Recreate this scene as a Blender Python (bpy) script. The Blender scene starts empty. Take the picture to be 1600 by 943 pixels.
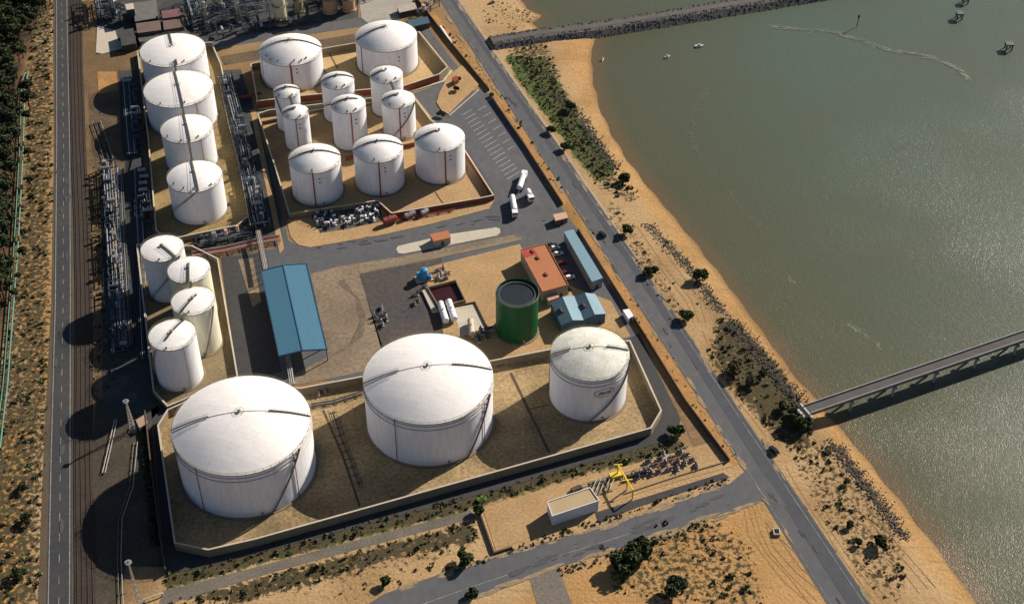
import bpy, math, random
import numpy as np
from mathutils import Vector, Matrix
random.seed(7); np.random.seed(7)
R=math.radians
D=bpy.data; C=bpy.context.scene; COL=C.collection
# ---------------------------------------------------------------- camera
H=360.0; PITCH=R(41.062); ROLL=R(0.579); F=2138.3
fw=Vector((0,math.cos(PITCH),-math.sin(PITCH))); rt0=Vector((1,0,0)); up0=rt0.cross(fw)
rt=rt0*math.cos(ROLL)+up0*math.sin(ROLL); up=-rt0*math.sin(ROLL)+up0*math.cos(ROLL)
cam=D.objects.new('camera',D.cameras.new('camera')); COL.objects.link(cam); C.camera=cam
cam.matrix_world=Matrix(((rt.x,up.x,-fw.x,0),(rt.y,up.y,-fw.y,0),(rt.z,up.z,-fw.z,H),(0,0,0,1)))
cam.data.sensor_width=36; cam.data.lens=F*36/1600; cam.data.clip_start=1; cam.data.clip_end=20000
def G(x,y,z=0.0):
    d=fw*F+rt*(x-800)+up*(471.5-y); t=(z-H)/d.z
    return Vector((d.x*t,d.y*t,z))
# ---------------------------------------------------------------- light
SAZ=R(48.5); SEL=R(29.3)
w=D.worlds.new('World'); C.world=w; w.use_nodes=True
nt=w.node_tree; bg=nt.nodes['Background']; sk=nt.nodes.new('ShaderNodeTexSky')
sk.sky_type='NISHITA'; sk.sun_disc=False; sk.sun_elevation=SEL; sk.sun_rotation=SAZ; sk.air_density=.75; sk.dust_density=.6
nt.links.new(sk.outputs[0],bg.inputs[0]); bg.inputs[1].default_value=0.05
sl=D.lights.new('sun','SUN'); sl.energy=5.0; sl.angle=R(0.5); sl.color=(1.0,0.89,0.76)
so=D.objects.new('sun',sl); COL.objects.link(so)
sd=Vector((math.sin(SAZ)*math.cos(SEL),math.cos(SAZ)*math.cos(SEL),math.sin(SEL)))
so.rotation_euler=sd.to_track_quat('Z','Y').to_euler(); so.location=(200,300,300)
C.view_settings.view_transform='Standard'; C.view_settings.look='None'
C.view_settings.exposure=0.62; C.view_settings.gamma=1; C.cycles.diffuse_bounces=2; C.view_settings.use_curve_mapping=False
# ---------------------------------------------------------------- materials
MATS={}
def nodes(name):
    m=D.materials.new(name); m.use_nodes=True; t=m.node_tree; return m,t,t.nodes['Principled BSDF']
def noise(t,vec,scale,detail=3,rough=.55):
    n=t.nodes.new('ShaderNodeTexNoise'); n.inputs['Scale'].default_value=scale
    n.inputs['Detail'].default_value=detail; n.inputs['Roughness'].default_value=rough
    t.links.new(vec,n.inputs['Vector']); return n.outputs['Fac']
def ramp(t,fac,a,b,ca=0,cb=1):
    n=t.nodes.new('ShaderNodeMapRange'); n.inputs[1].default_value=a; n.inputs[2].default_value=b
    n.inputs[3].default_value=ca; n.inputs[4].default_value=cb; n.clamp=True
    t.links.new(fac,n.inputs[0]); return n.outputs[0]
def mixc(t,fac,a,b,mode='MIX'):
    n=t.nodes.new('ShaderNodeMix'); n.data_type='RGBA'; n.blend_type=mode
    for s,v in ((n.inputs['Factor'],fac),(n.inputs[6],a),(n.inputs[7],b)):
        if hasattr(v,'links') or isinstance(v,bpy.types.NodeSocket): t.links.new(v,s)
        elif isinstance(v,(int,float)): s.default_value=v
        else: s.default_value=(*v,1)
    return n.outputs[2]
def mth(t,op,a,b=0.0):
    n=t.nodes.new('ShaderNodeMath'); n.operation=op
    for s,v in ((n.inputs[0],a),(n.inputs[1],b)):
        if isinstance(v,bpy.types.NodeSocket): t.links.new(v,s)
        else: s.default_value=v
    return n.outputs[0]
def pos(t,scale=(1,1,1)):
    g=t.nodes.new('ShaderNodeNewGeometry'); m=t.nodes.new('ShaderNodeMapping')
    m.inputs['Scale'].default_value=scale; t.links.new(g.outputs['Position'],m.inputs[0]); return m.outputs[0]
def bump(t,p,h,strength,dist):
    b=t.nodes.new('ShaderNodeBump'); b.inputs['Strength'].default_value=strength; b.inputs['Distance'].default_value=dist
    t.links.new(h,b.inputs['Height']); t.links.new(b.outputs[0],p.inputs['Normal'])
def M(name,c,c2=None,rough=.8,s1=.12,s2=1.3,amt=.25,metal=0,streak=None,spec=.3):
    """noise-mottled paint / stone / soil"""
    if name in MATS: return MATS[name]
    m,t,p=nodes(name); v=pos(t,streak or (1,1,1))
    c2=c2 or tuple(x*.6 for x in c)
    a=ramp(t,noise(t,v,s1,4),.35,.68); k=mixc(t,mth(t,'MULTIPLY',a,amt*2),c,c2)
    b=ramp(t,noise(t,v,s2,3),.3,.75,1-amt,1+amt*.6)
    k=mixc(t,1.0,k,b,'MULTIPLY')
    t.links.new(k,p.inputs['Base Color']); p.inputs['Roughness'].default_value=rough
    p.inputs['Metallic'].default_value=metal; p.inputs['Specular IOR Level'].default_value=spec
    MATS[name]=m; return m
asph=M('asphalt_dark',(.042,.044,.049),(.075,.07,.06),.9,.04,.4,.18)
asph_mid=M('asphalt_worn',(.088,.093,.104),(.135,.13,.115),.9,.035,.35,.16,streak=(1,.6,1))
shoulder=M('gravel_shoulder',(.085,.066,.048),(.13,.10,.065),.95,.1,1.5,.3)
line_w=M('road_paint',(.36,.36,.34),(.16,.16,.15),.7,.5,3,.4)
line_f=M('road_paint_faded',(.33,.33,.32),(.13,.13,.13),.8,.4,3,.5)
conc=M('concrete',(.25,.20,.13),(.15,.12,.08),.9,.15,1.5,.25)
conc_l=M('concrete_pale',(.52,.47,.38),(.36,.31,.23),.9,.15,1.5,.2)
yard=M('yard_concrete',(.26,.20,.135),(.14,.11,.08),.9,.05,.7,.35)
floor_t=M('bund_floor',(.42,.30,.15),(.16,.12,.065),.9,.045,.8,.42)
floor_s=M('bund_floor_sand',(.52,.36,.17),(.36,.25,.12),.9,.06,.8,.25)
floor_o=M('bund_floor_ochre',(.33,.235,.095),(.17,.125,.06),.9,.07,.8,.3)
sand_i=M('compacted_sand',(.44,.29,.14),(.30,.19,.09),.95,.07,1.0,.28)
sand_o=M('orange_sand',(.44,.235,.08),(.26,.15,.06),.95,.12,1.1,.35)
brown_g=M('brown_dirt',(.15,.105,.06),(.07,.055,.04),.95,.06,.8,.4)
white=M('white_paint',(.77,.775,.80),(.66,.65,.65),.55,.15,.8,.10,streak=(1,1,.18),spec=.4)
white_r=M('white_roof_paint',(.85,.83,.81),(.74,.72,.69),.65,.35,2.0,.10)
white_d=M('weathered_roof_paint',(.76,.76,.70),(.50,.51,.40),.75,.25,2.5,.3)
cream=M('cream_paint',(.72,.68,.52),(.55,.5,.36),.6,.15,.8,.15,streak=(1,1,.18))
rail_m=M('railing_olive',(.20,.20,.12),None,.6,.5,2,.2)
walk_m=M('grating_dark',(.085,.085,.07),None,.7,1,4,.3)
grey_m=M('steel_grey',(.32,.33,.34),None,.45,.5,3,.2,.3)
dsteel=M('steel_dark_blue',(.045,.065,.095),None,.6,.5,3,.3)
ins=M('pipe_silver',(.34,.35,.37),(.2,.2,.21),.4,.4,2,.25,.4)
pgreen=M('pipe_green',(.11,.24,.18),(.08,.16,.12),.6,.2,2,.25)
red_p=M('red_paint',(.30,.045,.03),(.2,.03,.02),.6,.5,3,.25)
red_w=M('red_coated_wall',(.26,.07,.035),(.16,.05,.03),.85,.2,2,.3)
yel=M('yellow_paint',(.75,.56,.04),(.6,.4,.03),.55,.5,3,.2)
green_t=M('green_tank_paint',(.004,.080,.020),(.004,.06,.017),.5,.2,1,.15,streak=(1,1,.2))
green_r=M('tank_cover_dark',(.012,.022,.03),None,.5,.2,1,.2)
blue_rf=M('blue_roof_sheet',(.060,.165,.245),(.05,.135,.20),.5,.1,1.2,.10)
blue_d=M('blue_roof_edge',(.03,.085,.16),None,.5,.2,2,.2)
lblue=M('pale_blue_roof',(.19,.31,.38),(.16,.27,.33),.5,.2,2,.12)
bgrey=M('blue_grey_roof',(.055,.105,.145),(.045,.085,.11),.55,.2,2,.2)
redroof=M('terracotta_roof',(.42,.165,.075),(.38,.13,.06),.85,.15,2,.2)
redroof2=M('red_roof_patch',(.42,.07,.05),None,.85,.3,2,.25)
wall_c=M('render_wall',(.42,.36,.28),None,.9,.3,2,.15)
wall_w=M('whitewashed_wall',(.62,.62,.66),(.5,.5,.54),.85,.3,2,.12)
flat_t=M('flat_roof_gravel',(.42,.33,.19),(.34,.26,.15),.95,.2,2,.15)
brick=M('brown_roof',(.17,.12,.10),(.11,.085,.08),.9,.2,2,.3)
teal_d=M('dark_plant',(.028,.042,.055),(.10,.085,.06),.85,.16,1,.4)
glass=M('window_glass',(.015,.02,.03),None,.12,1,3,.1,spec=.6)
tyre=M('tyre_rubber',(.015,.015,.015),None,.9,1,3,.1)
rock=M('dark_rock',(.11,.105,.10),(.06,.058,.06),.95,.4,2,.4)
rust=M('rusty_steel',(.16,.065,.035),(.08,.04,.03),.8,.5,3,.4)
ballast=M('rail_ballast',(.06,.043,.031),(.035,.026,.02),.95,.15,1.5,.35)
sleeper=M('rail_sleeper',(.07,.055,.045),None,.9,1,3,.3)
pitm=M('pit_water',(.045,.012,.014),None,.35,.3,2,.3)
bark=M('bark',(.09,.06,.04),None,.95,2,6,.3)
boat_w=M('boat_hull',(.75,.75,.75),None,.4,1,3,.1)
peach=M('peach_render',(.55,.36,.25),None,.85,.3,2,.15)
def weather(m,roof=False):
    t=m.node_tree; p=t.nodes['Principled BSDF']; l=p.inputs['Base Color'].links[0].from_socket
    v=pos(t,(.8,.8,.05)) if not roof else pos(t,(.3,.3,.3))
    st=ramp(t,noise(t,v,1.0,4,.6),.56,.74,0,.22 if not roof else .2)
    c=mixc(t,st,l,(.46,.36,.26) if not roof else (.50,.47,.40))
    g=t.nodes.new('ShaderNodeNewGeometry'); sx=t.nodes.new('ShaderNodeSeparateXYZ'); t.links.new(g.outputs['Position'],sx.inputs[0])
    if not roof:
        f=mth(t,'FRACT',mth(t,'DIVIDE',sx.outputs[2],2.4)); ln=ramp(t,f,.90,.97,0,.16); c=mixc(t,ln,c,(.40,.37,.34))
        lo=ramp(t,sx.outputs[2],0.3,3.0,.30,0); c=mixc(t,mth(t,'MULTIPLY',lo,noise(t,pos(t),.6,3)),c,(.40,.31,.2))
    else:
        bt=t.nodes.new('ShaderNodeTexBrick'); bt.inputs['Scale'].default_value=1; bt.inputs['Mortar Size'].default_value=.035; bt.inputs['Brick Width'].default_value=7.5; bt.inputs['Row Height'].default_value=2.2
        bt.inputs['Color1'].default_value=(1,1,1,1); bt.inputs['Color2'].default_value=(.93,.93,.92,1); bt.inputs['Mortar'].default_value=(.76,.75,.73,1)
        mp=t.nodes.new('ShaderNodeMapping'); mp.inputs['Rotation'].default_value=(0,0,R(17)); t.links.new(g.outputs['Position'],mp.inputs[0]); t.links.new(mp.outputs[0],bt.inputs['Vector'])
        c=mixc(t,1.0,c,bt.outputs['Color'],'MULTIPLY')
    t.links.new(c,p.inputs['Base Color'])
for mm in (white,cream): weather(mm)
for mm in (white_r,white_d): weather(mm,True)
t=green_t.node_tree; p=t.nodes['Principled BSDF']; l=p.inputs['Base Color'].links[0].from_socket
c=mixc(t,ramp(t,noise(t,pos(t,(.7,.7,.04)),1.0,4,.6),.46,.72,0,.6),l,(.015,.08,.035)); g=t.nodes.new('ShaderNodeNewGeometry'); sx=t.nodes.new('ShaderNodeSeparateXYZ'); t.links.new(g.outputs['Position'],sx.inputs[0])
c=mixc(t,ramp(t,mth(t,'FRACT',mth(t,'DIVIDE',sx.outputs[2],2.4)),.9,.96,0,.35),c,(.01,.05,.02)); t.links.new(c,p.inputs['Base Color'])
def leafmat(name,c,c2):
    m,t,p=nodes(name); v=pos(t)
    k=mixc(t,ramp(t,noise(t,v,.9,2),.35,.65),c,c2)
    t.links.new(k,p.inputs['Base Color']); p.inputs['Roughness'].default_value=.8
    p.inputs['Specular IOR Level'].default_value=.15
    return m
leaf_pine=leafmat('pine_needles',(.018,.028,.012),(.05,.062,.026))
leaf_g=leafmat('shrub_leaves',(.018,.03,.011),(.045,.06,.02))
leaf_s=leafmat('scrub_leaves',(.05,.045,.022),(.10,.085,.04))
leaf_dk=leafmat('verge_leaves',(.018,.028,.010),(.05,.06,.02))
leaf_gr=leafmat('green_scrub_leaves',(.04,.07,.018),(.09,.14,.035))
# ---------------------------------------------------------------- mesh helpers
class MB:
    def __init__(s): s.v=[]; s.f=[]; s.flat=True
    def add(s,vs,fs):
        n=len(s.v); s.v+= [tuple(v) for v in vs]; s.f+=[tuple(i+n for i in f) for f in fs]; return s
    def prism(s,pts,z0,z1):
        n=len(pts); vs=[(p[0],p[1],z0) for p in pts]+[(p[0],p[1],z1) for p in pts]
        a=sum(pts[i][0]*pts[(i+1)%n][1]-pts[(i+1)%n][0]*pts[i][1] for i in range(n))
        fs=[(i,(i+1)%n,(i+1)%n+n,i+n) for i in range(n)]+[tuple(range(n))[::-1],tuple(range(n,2*n))]
        if a<0: fs=[f[::-1] for f in fs]
        return s.add(vs,fs)
    def box(s,c,d,rz=0):
        x,y=d[0]/2,d[1]/2; cs,sn=math.cos(rz),math.sin(rz)
        pts=[(c[0]+a*cs-b*sn,c[1]+a*sn+b*cs) for a,b in ((-x,-y),(x,-y),(x,y),(-x,y))]
        return s.prism(pts,c[2],c[2]+d[2])
    def beam(s,a,b,w,h=None):
        a=Vector(a); b=Vector(b); h=h or w; d=(b-a).normalized()
        u=d.cross(Vector((0,0,1))); u=u.normalized() if u.length>1e-3 else Vector((1,0,0)); n=u.cross(d)
        vs=[p+u*i*w/2+n*j*h/2 for p in (a,b) for i,j in ((-1,-1),(1,-1),(1,1),(-1,1))]
        return s.add(vs,[(0,1,2,3)[::-1],(4,5,6,7)]+[(i,(i+1)%4,(i+1)%4+4,i+4) for i in range(4)])
    def cyl(s,a,b,r,n=10,r2=None,cap=True):
        a=Vector(a); b=Vector(b); r2=r if r2 is None else r2; d=(b-a).normalized()
        u=d.cross(Vector((0,0,1))); u=u.normalized() if u.length>1e-3 else Vector((1,0,0)); v=d.cross(u)
        vs=[p+(u*math.cos(q)+v*math.sin(q))*rr for p,rr in ((a,r),(b,r2)) for q in [2*math.pi*i/n for i in range(n)]]
        fs=[(i,(i+1)%n,(i+1)%n+n,i+n) for i in range(n)]
        if cap: fs+=[tuple(range(n))[::-1],tuple(range(n,2*n))]
        return s.add(vs,fs)
    def lathe(s,prof,n=64,c=(0,0)):
        vs=[];fs=[]; m=len(prof)
        for i in range(n):
            q=2*math.pi*i/n
            vs+=[(c[0]+r*math.cos(q),c[1]+r*math.sin(q),z) for r,z in prof]
        for i in range(n):
            j=(i+1)%n
            for k in range(m-1): fs.append((i*m+k,j*m+k,j*m+k+1,i*m+k+1))
        return s.add(vs,fs)
    def ring(s,r,z,w,h,n=72,c=(0,0),a0=0,a1=2*math.pi):
        return s.lathe([(r,z),(r+w,z),(r+w,z+h),(r,z+h),(r,z)],n,c)
    def blob(s,c,r,seed=0,sq=.7,n1=7,n2=5):
        rn=random.Random(seed); vs=[];fs=[]
        for i in range(n2+1):
            th=math.pi*i/n2
            for j in range(n1):
                ph=2*math.pi*j/n1; k=r*rn.uniform(.75,1.15)
                vs.append((c[0]+k*math.sin(th)*math.cos(ph),c[1]+k*math.sin(th)*math.sin(ph),c[2]+k*sq*math.cos(th)))
        for i in range(n2):
            for j in range(n1):
                fs.append((i*n1+j,(i+1)*n1+j,(i+1)*n1+(j+1)%n1,i*n1+(j+1)%n1))
        return s.add(vs,fs)
    def build(s,name,mat,parent=None,smooth=True,ang=35):
        me=D.meshes.new(name); off=parent.get('_o',(0,0,0)) if parent else (0,0,0)
        if parent and any(off): s.v=[(a-off[0],b-off[1],c-off[2]) for a,b,c in s.v]
        me.from_pydata(s.v,[],s.f); me.materials.append(mat)
        if smooth:
            me.shade_smooth(); me.set_sharp_from_angle(angle=R(ang))
        me.update(); o=D.objects.new(name,me); COL.objects.link(o)
        if parent: o.parent=parent
        return o
USED={}
def tag(o,label,cat,group=None,kind=None):
    if label: o['label']=label
    if cat: o['category']=cat
    if group: o['group']=group
    if kind: o['kind']=kind
    return o
def thing(name,label,cat,loc=(0,0,0),group=None,rz=0):
    o=D.objects.new(name,None); COL.objects.link(o); o.location=loc; o.rotation_euler=(0,0,rz)
    o.empty_display_size=1; o['_o']=[float(x) for x in loc] if rz==0 else [0.,0.,0.]
    return tag(o,label,cat,group)
def dup(root,loc,rz=0,label=None,scale=None,group=None):
    r=root.copy(); COL.objects.link(r); r.location=loc; r.rotation_euler=(0,0,rz)
    if scale: r.scale=scale if hasattr(scale,'__len__') else (scale,)*3
    if label: r['label']=label
    if group: r['group']=group
    for ch in list(root.children):
        c=ch.copy(); COL.objects.link(c); c.parent=r
        for g in ch.children:
            d=g.copy(); COL.objects.link(d); d.parent=c
    return r
ZL={}
def P(pts,z=0): return [G(x,y,z) for x,y in pts]
def sheet(name,pts,z,mat,world=False,label=None):
    q=pts if world else P(pts,z)
    me=D.meshes.new(name); me.from_pydata([(p[0],p[1],z) for p in q],[],[tuple(range(len(q)))])
    if me.polygons[0].normal.z<0: me.flip_normals()
    me.materials.append(mat); o=D.objects.new(name,me); COL.objects.link(o); o['kind']='structure'
    return o
def kerb_island(name,pts,z0,hh,mat,world=False):
    b=MB(); b.prism([(p.x,p.y) for p in P(pts,z0+hh)],z0,z0+hh); o=b.build(name,mat,smooth=False); o['kind']='structure'; return o
def strip(mb,path,w,z):
    """flat ribbon along world path"""
    L=[];Rr=[]
    for i,p in enumerate(path):
        a=path[max(i-1,0)]; b=path[min(i+1,len(path)-1)]; d=Vector((b[0]-a[0],b[1]-a[1],0)).normalized(); n=Vector((-d.y,d.x,0))
        L.append((p[0]+n.x*w/2,p[1]+n.y*w/2,z)); Rr.append((p[0]-n.x*w/2,p[1]-n.y*w/2,z))
    m=len(path); mb.add(L+Rr,[(i+m,i+1+m,i+1,i) for i in range(m-1)])
def wallmesh(mb,path,w,z0,z1,closed=False):
    n=len(path); L=[];Q=[]
    for i in range(n):
        if closed: a=path[i-1]; b=path[(i+1)%n]; p=path[i]
        else: a=path[max(i-1,0)]; b=path[min(i+1,n-1)]; p=path[i]
        d1=Vector((p[0]-a[0],p[1]-a[1])); d2=Vector((b[0]-p[0],b[1]-p[1]))
        if d1.length<1e-6: d1=d2
        if d2.length<1e-6: d2=d1
        d1.normalize(); d2.normalize(); n1=Vector((-d1.y,d1.x)); n2=Vector((-d2.y,d2.x)); k=(n1+n2).normalized()
        k=k/max(.5,k.dot(n1)); L.append((p[0]+k.x*w/2,p[1]+k.y*w/2)); Q.append((p[0]-k.x*w/2,p[1]-k.y*w/2))
    vs=[(x,y,z0) for x,y in L]+[(x,y,z1) for x,y in L]+[(x,y,z0) for x,y in Q]+[(x,y,z1) for x,y in Q]
    fs=[]; m=n
    for i in range(n if closed else n-1):
        j=(i+1)%n; fs+=[(j,i,i+m,j+m),(i+2*m,j+2*m,j+3*m,i+3*m),(i+m,i+3*m,j+3*m,j+m)]
    if not closed: fs+=[(0,2*m,3*m,m),(n-1,n-1+m,n-1+3*m,n-1+2*m)]
    mb.add(vs,fs)
def inpoly(X,Y,poly):
    ins=np.zeros(X.shape,bool); n=len(poly)
    for i in range(n):
        x1,y1=poly[i][0],poly[i][1]; x2,y2=poly[(i+1)%n][0],poly[(i+1)%n][1]
        if y1==y2: continue
        c=((y1>Y)!=(y2>Y))&(X<(x2-x1)*(Y-y1)/(y2-y1)+x1); ins^=c
    return ins
def distline(X,Y,pl):
    d=np.full(X.shape,1e9)
    for (a,b) in zip(pl[:-1],pl[1:]):
        ax,ay,bx,by=a[0],a[1],b[0],b[1]; L=(bx-ax)**2+(by-ay)**2+1e-9
        t=np.clip(((X-ax)*(bx-ax)+(Y-ay)*(by-ay))/L,0,1)
        d=np.minimum(d,np.hypot(X-ax-t*(bx-ax),Y-ay-t*(by-ay)))
    return d
# ---------------------------------------------------------------- terrain
WZ=-0.9
shore_px=[(806,-30),(812,0),(822,14),(846,25),(828,36),(840,46),(880,50),(933,54),(926,75),(922,100),(926,130),(936,165),(955,205),(975,240),(1002,278),(1040,325),(1081,375),(1131,440),(1181,508),(1231,575),(1281,632),(1332,690),(1382,750),(1432,812),(1481,875),(1528,943),(1590,1040)]
shore=[tuple(G(x,y,WZ)[:2]) for x,y in shore_px]
a,b=shore[0],shore[-1]
shore=[(a[0]-60,6500),(a[0]-35,a[1]+300)]+shore+[(b[0]+30,b[1]-60),(b[0]+200,-6500)]
waterpoly=shore+[(9000,-6500),(9000,6500)]
def axis(lo,hi,st):
    c=list(np.arange(lo,hi+.1,st)); k=st*2; x=hi
    e=[]
    while x<7000: x+=k; e.append(x); k*=1.35
    x=lo;k=st*2; f=[]
    while x>-7000: x-=k; f.append(x); k*=1.35
    return np.array(f[::-1]+c+e)
def grid(ax,ay): X,Y=np.meshgrid(ax,ay); return X,Y
def gridmesh(name,X,Y,Z,mat):
    ny,nx=X.shape; me=D.meshes.new(name); me.vertices.add(nx*ny)
    me.vertices.foreach_set('co',np.stack([X,Y,Z],-1).astype(np.float32).ravel())
    i=np.arange((ny-1)*nx).reshape(ny-1,nx)[:,:-1].ravel(); q=np.stack([i,i+1,i+nx+1,i+nx],1).astype(np.int32)
    me.loops.add(q.size); me.loops.foreach_set('vertex_index',q.ravel()); me.polygons.add(len(q))
    me.polygons.foreach_set('loop_start',np.arange(0,q.size,4,dtype=np.int32)); me.update(calc_edges=True)
    me.materials.append(mat); me.shade_smooth(); o=D.objects.new(name,me); COL.objects.link(o); o['kind']='structure'; return o
# zones (photo outlines projected on the ground)
Zsc=[ # scrub cover
 ([(66,0),(84,0),(82,350),(76,600),(62,943),(-40,960),(-30,640),(15,500),(36,250),(40,110)],.62),
 ([(955,310),(1010,330),(1100,440),(1130,480),(1090,480),(1020,410)],.14),
 ([(940,318),(960,312),(1035,430),(1080,500),(1060,520),(1000,430)],.4),
 ([(1120,500),(1150,500),(1210,560),(1262,640),(1275,700),(1230,700),(1150,620),(1105,560)],.75),
 ([(1235,700),(1290,690),(1400,830),(1420,900),(1400,950),(1340,900),(1265,780)],.42),
 ([(935,850),(1050,812),(1100,800),(1170,850),(1200,943),(1040,950),(960,920)],.45),
 ([(256,897),(400,858),(700,782),(1052,684),(1075,700),(900,742),(750,790),(400,880),(262,920)],1.0),
 ([(240,943),(330,922),(600,850),(744,812),(752,845),(660,860),(440,925),(370,943)],.85),
 ([(440,930),(660,862),(750,850),(750,868),(640,905),(560,943)],.25),
 ([(785,60),(850,60),(880,120),(915,190),(965,255),(1000,300),(990,320),(930,290),(840,150)],.55),
 ([(770,0),(815,0),(845,30),(800,48),(745,30)],.3),
 ([(142,240),(170,240),(170,620),(140,620)],.35),
 ([(870,60),(895,60),(905,75),(900,140),(940,210),(1000,300),(985,300),(925,215),(880,140)],.0),
]
Zgr=[([(790,88),(848,92),(872,130),(905,190),(945,240),(962,262),(940,285),(905,250),(862,190),(812,125)],1.0),
     ([(256,897),(400,858),(700,782),(1052,684),(1075,700),(900,742),(750,790),(400,880),(262,920)],.8),
     ([(1140,540),(1200,570),(1255,630),(1255,680),(1190,650)],.55)]
Zor=[([(660,20),(700,40),(790,150),(905,320),(1160,700),(1130,720),(890,340),(760,140)],1.0),
     ([(-60,640),(40,640),(38,943),(-60,960)],1.0),([(30,90),(84,90),(80,640),(30,600)],.55),
     ([(800,943),(1000,850),(1190,780),(1300,943),(1300,1100),(800,1100)],.6),
     ([(865,60),(935,55),(930,150),(1000,270),(1540,943),(1500,943),(1100,440),(960,260)],.55),
     ([(155,110),(184,110),(184,140),(156,146)],.8)]
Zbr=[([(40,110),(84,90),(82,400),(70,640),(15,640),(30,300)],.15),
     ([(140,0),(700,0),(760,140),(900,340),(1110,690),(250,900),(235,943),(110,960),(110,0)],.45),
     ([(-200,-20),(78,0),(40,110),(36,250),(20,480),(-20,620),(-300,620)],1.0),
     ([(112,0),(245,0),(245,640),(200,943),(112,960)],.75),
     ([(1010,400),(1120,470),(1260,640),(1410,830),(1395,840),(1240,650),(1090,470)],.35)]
ax=axis(-300,300,2.0); ay=axis(195,760,2.0); X,Y=grid(ax,ay)
dsh=distline(X,Y,shore); inw=inpoly(X,Y,waterpoly); sdist=np.where(inw,-dsh,dsh)
wob=.9*np.sin(X*.11+Y*.07)+.6*np.sin(X*.31-Y*.23)+.35*np.sin(X*.7+Y*.55)
Z=np.clip(WZ+(sdist+wob*.7)*.085,-6,0.0)
land=np.clip((sdist-14)/20,0,1)
Z=Z+land*0.0
def field(zones):
    f=np.zeros(X.shape)
    for pts,v in zones: f=np.where(inpoly(X,Y,P(pts)),v,f)
    for _ in range(2):
        g=f.copy(); g[1:-1,1:-1]=(f[1:-1,1:-1]*2+f[:-2,1:-1]+f[2:,1:-1]+f[1:-1,:-2]+f[1:-1,2:])/6; f=g
    return f
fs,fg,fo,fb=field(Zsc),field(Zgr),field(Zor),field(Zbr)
m,t,p=nodes('ground_soil'); v=pos(t)
at=t.nodes.new('ShaderNodeAttribute'); at.attribute_name='zones'
sp=t.nodes.new('ShaderNodeSeparateColor'); t.links.new(at.outputs['Color'],sp.inputs[0])
sc_,gr_,or_=sp.outputs; br_=at.outputs['Alpha']
ah=t.nodes.new('ShaderNodeAttribute'); ah.attribute_name='shoredist'
base=mixc(t,ramp(t,noise(t,v,.03,4),.4,.62),(.44,.30,.155),(.34,.22,.105))
base=mixc(t,or_,base,mixc(t,ramp(t,noise(t,v,.05,3),.4,.6),(.46,.25,.085),(.36,.20,.06)))
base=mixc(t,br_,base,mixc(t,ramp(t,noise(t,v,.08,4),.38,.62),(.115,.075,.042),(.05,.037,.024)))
vo=pos(t,(.9,.35,1)); 
base=mixc(t,1.0,base,ramp(t,noise(t,v,1.2,3),.3,.7,.78,1.15),'MULTIPLY')
# wheel tracks / drag marks in the sand
mp=t.nodes.new('ShaderNodeMapping'); g=t.nodes.new('ShaderNodeNewGeometry'); t.links.new(g.outputs['Position'],mp.inputs[0])
mp.inputs['Rotation'].default_value=(0,0,R(-52)); mp.inputs['Scale'].default_value=(.035,.9,1)
tr=ramp(t,noise(t,mp.outputs[0],1.0,2),.58,.66); base=mixc(t,mth(t,'MULTIPLY',tr,.35),base,(.22,.14,.07))
gn=ramp(t,mth(t,'ADD',noise(t,v,.25,4),mth(t,'MULTIPLY',gr_,.55)),.62,.72)
gn=mth(t,'MULTIPLY',gn,ramp(t,gr_,.05,.3))
base=mixc(t,gn,base,mixc(t,ramp(t,noise(t,v,.7,3),.35,.6),(.05,.085,.022),(.11,.13,.045)))
sn=ramp(t,mth(t,'ADD',noise(t,v,.55,4,.65),mth(t,'MULTIPLY',sc_,.42)),.66,.74)
sn=mth(t,'MULTIPLY',sn,ramp(t,sc_,.02,.2))
base=mixc(t,sn,base,mixc(t,noise(t,v,1.1,2),(.03,.03,.018),(.11,.085,.045)))
wet=ramp(t,ah.outputs['Fac'],-1.0,2.2,1,0); base=mixc(t,mth(t,'MULTIPLY',wet,.8),base,(.17,.10,.045))
t.links.new(base,p.inputs['Base Color']); p.inputs['Roughness'].default_value=.95; p.inputs['Specular IOR Level'].default_value=.1
bump(t,p,noise(t,v,.8,4),.5,.5)
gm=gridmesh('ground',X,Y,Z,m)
ca=gm.data.color_attributes.new('zones','FLOAT_COLOR','POINT')
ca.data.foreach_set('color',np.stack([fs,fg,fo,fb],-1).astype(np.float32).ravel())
fa=gm.data.attributes.new('shoredist','FLOAT','POINT'); fa.data.foreach_set('value',sdist.astype(np.float32).ravel())
# ---------------------------------------------------------------- water
ax=axis(0,340,5.0); ay=axis(200,760,5.0); X2,Y2=grid(ax,ay); keep=distline(X2,Y2,shore); iw=inpoly(X2,Y2,waterpoly)
m,t,p=nodes('estuary_water'); v=pos(t)
aw=t.nodes.new('ShaderNodeAttribute'); aw.attribute_name='depth'
nd=mth(t,'ADD',aw.outputs['Fac'],mth(t,'MULTIPLY',noise(t,v,.02,3),30))
c=mixc(t,ramp(t,nd,14,130),(.078,.080,.042),(.078,.110,.080))
c=mixc(t,ramp(t,aw.outputs['Fac'],0,9,.85,0),c,(.15,.09,.04))
c=mixc(t,ramp(t,noise(t,v,.012,4),.4,.6,0,.35),c,(.09,.088,.056))
t.links.new(c,p.inputs['Base Color']); p.inputs['Roughness'].default_value=.27; p.inputs['IOR'].default_value=1.33
p.inputs['Specular IOR Level'].default_value=.5
hn=mth(t,'ADD',noise(t,v,2.6,2,.6),mth(t,'MULTIPLY',noise(t,v,.5,2),.7))
wmap=t.nodes.new('ShaderNodeMapping'); t.links.new(v,wmap.inputs[0]); wmap.inputs['Rotation'].default_value=(0,0,R(20)); wmap.inputs['Scale'].default_value=(.8,1.0,1)
ruf=ramp(t,noise(t,wmap.outputs[0],.013,3),.40,.62,.75,1.12)
hn=mth(t,'MULTIPLY',hn,ruf)
bump(t,p,hn,1.0,.12)
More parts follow.
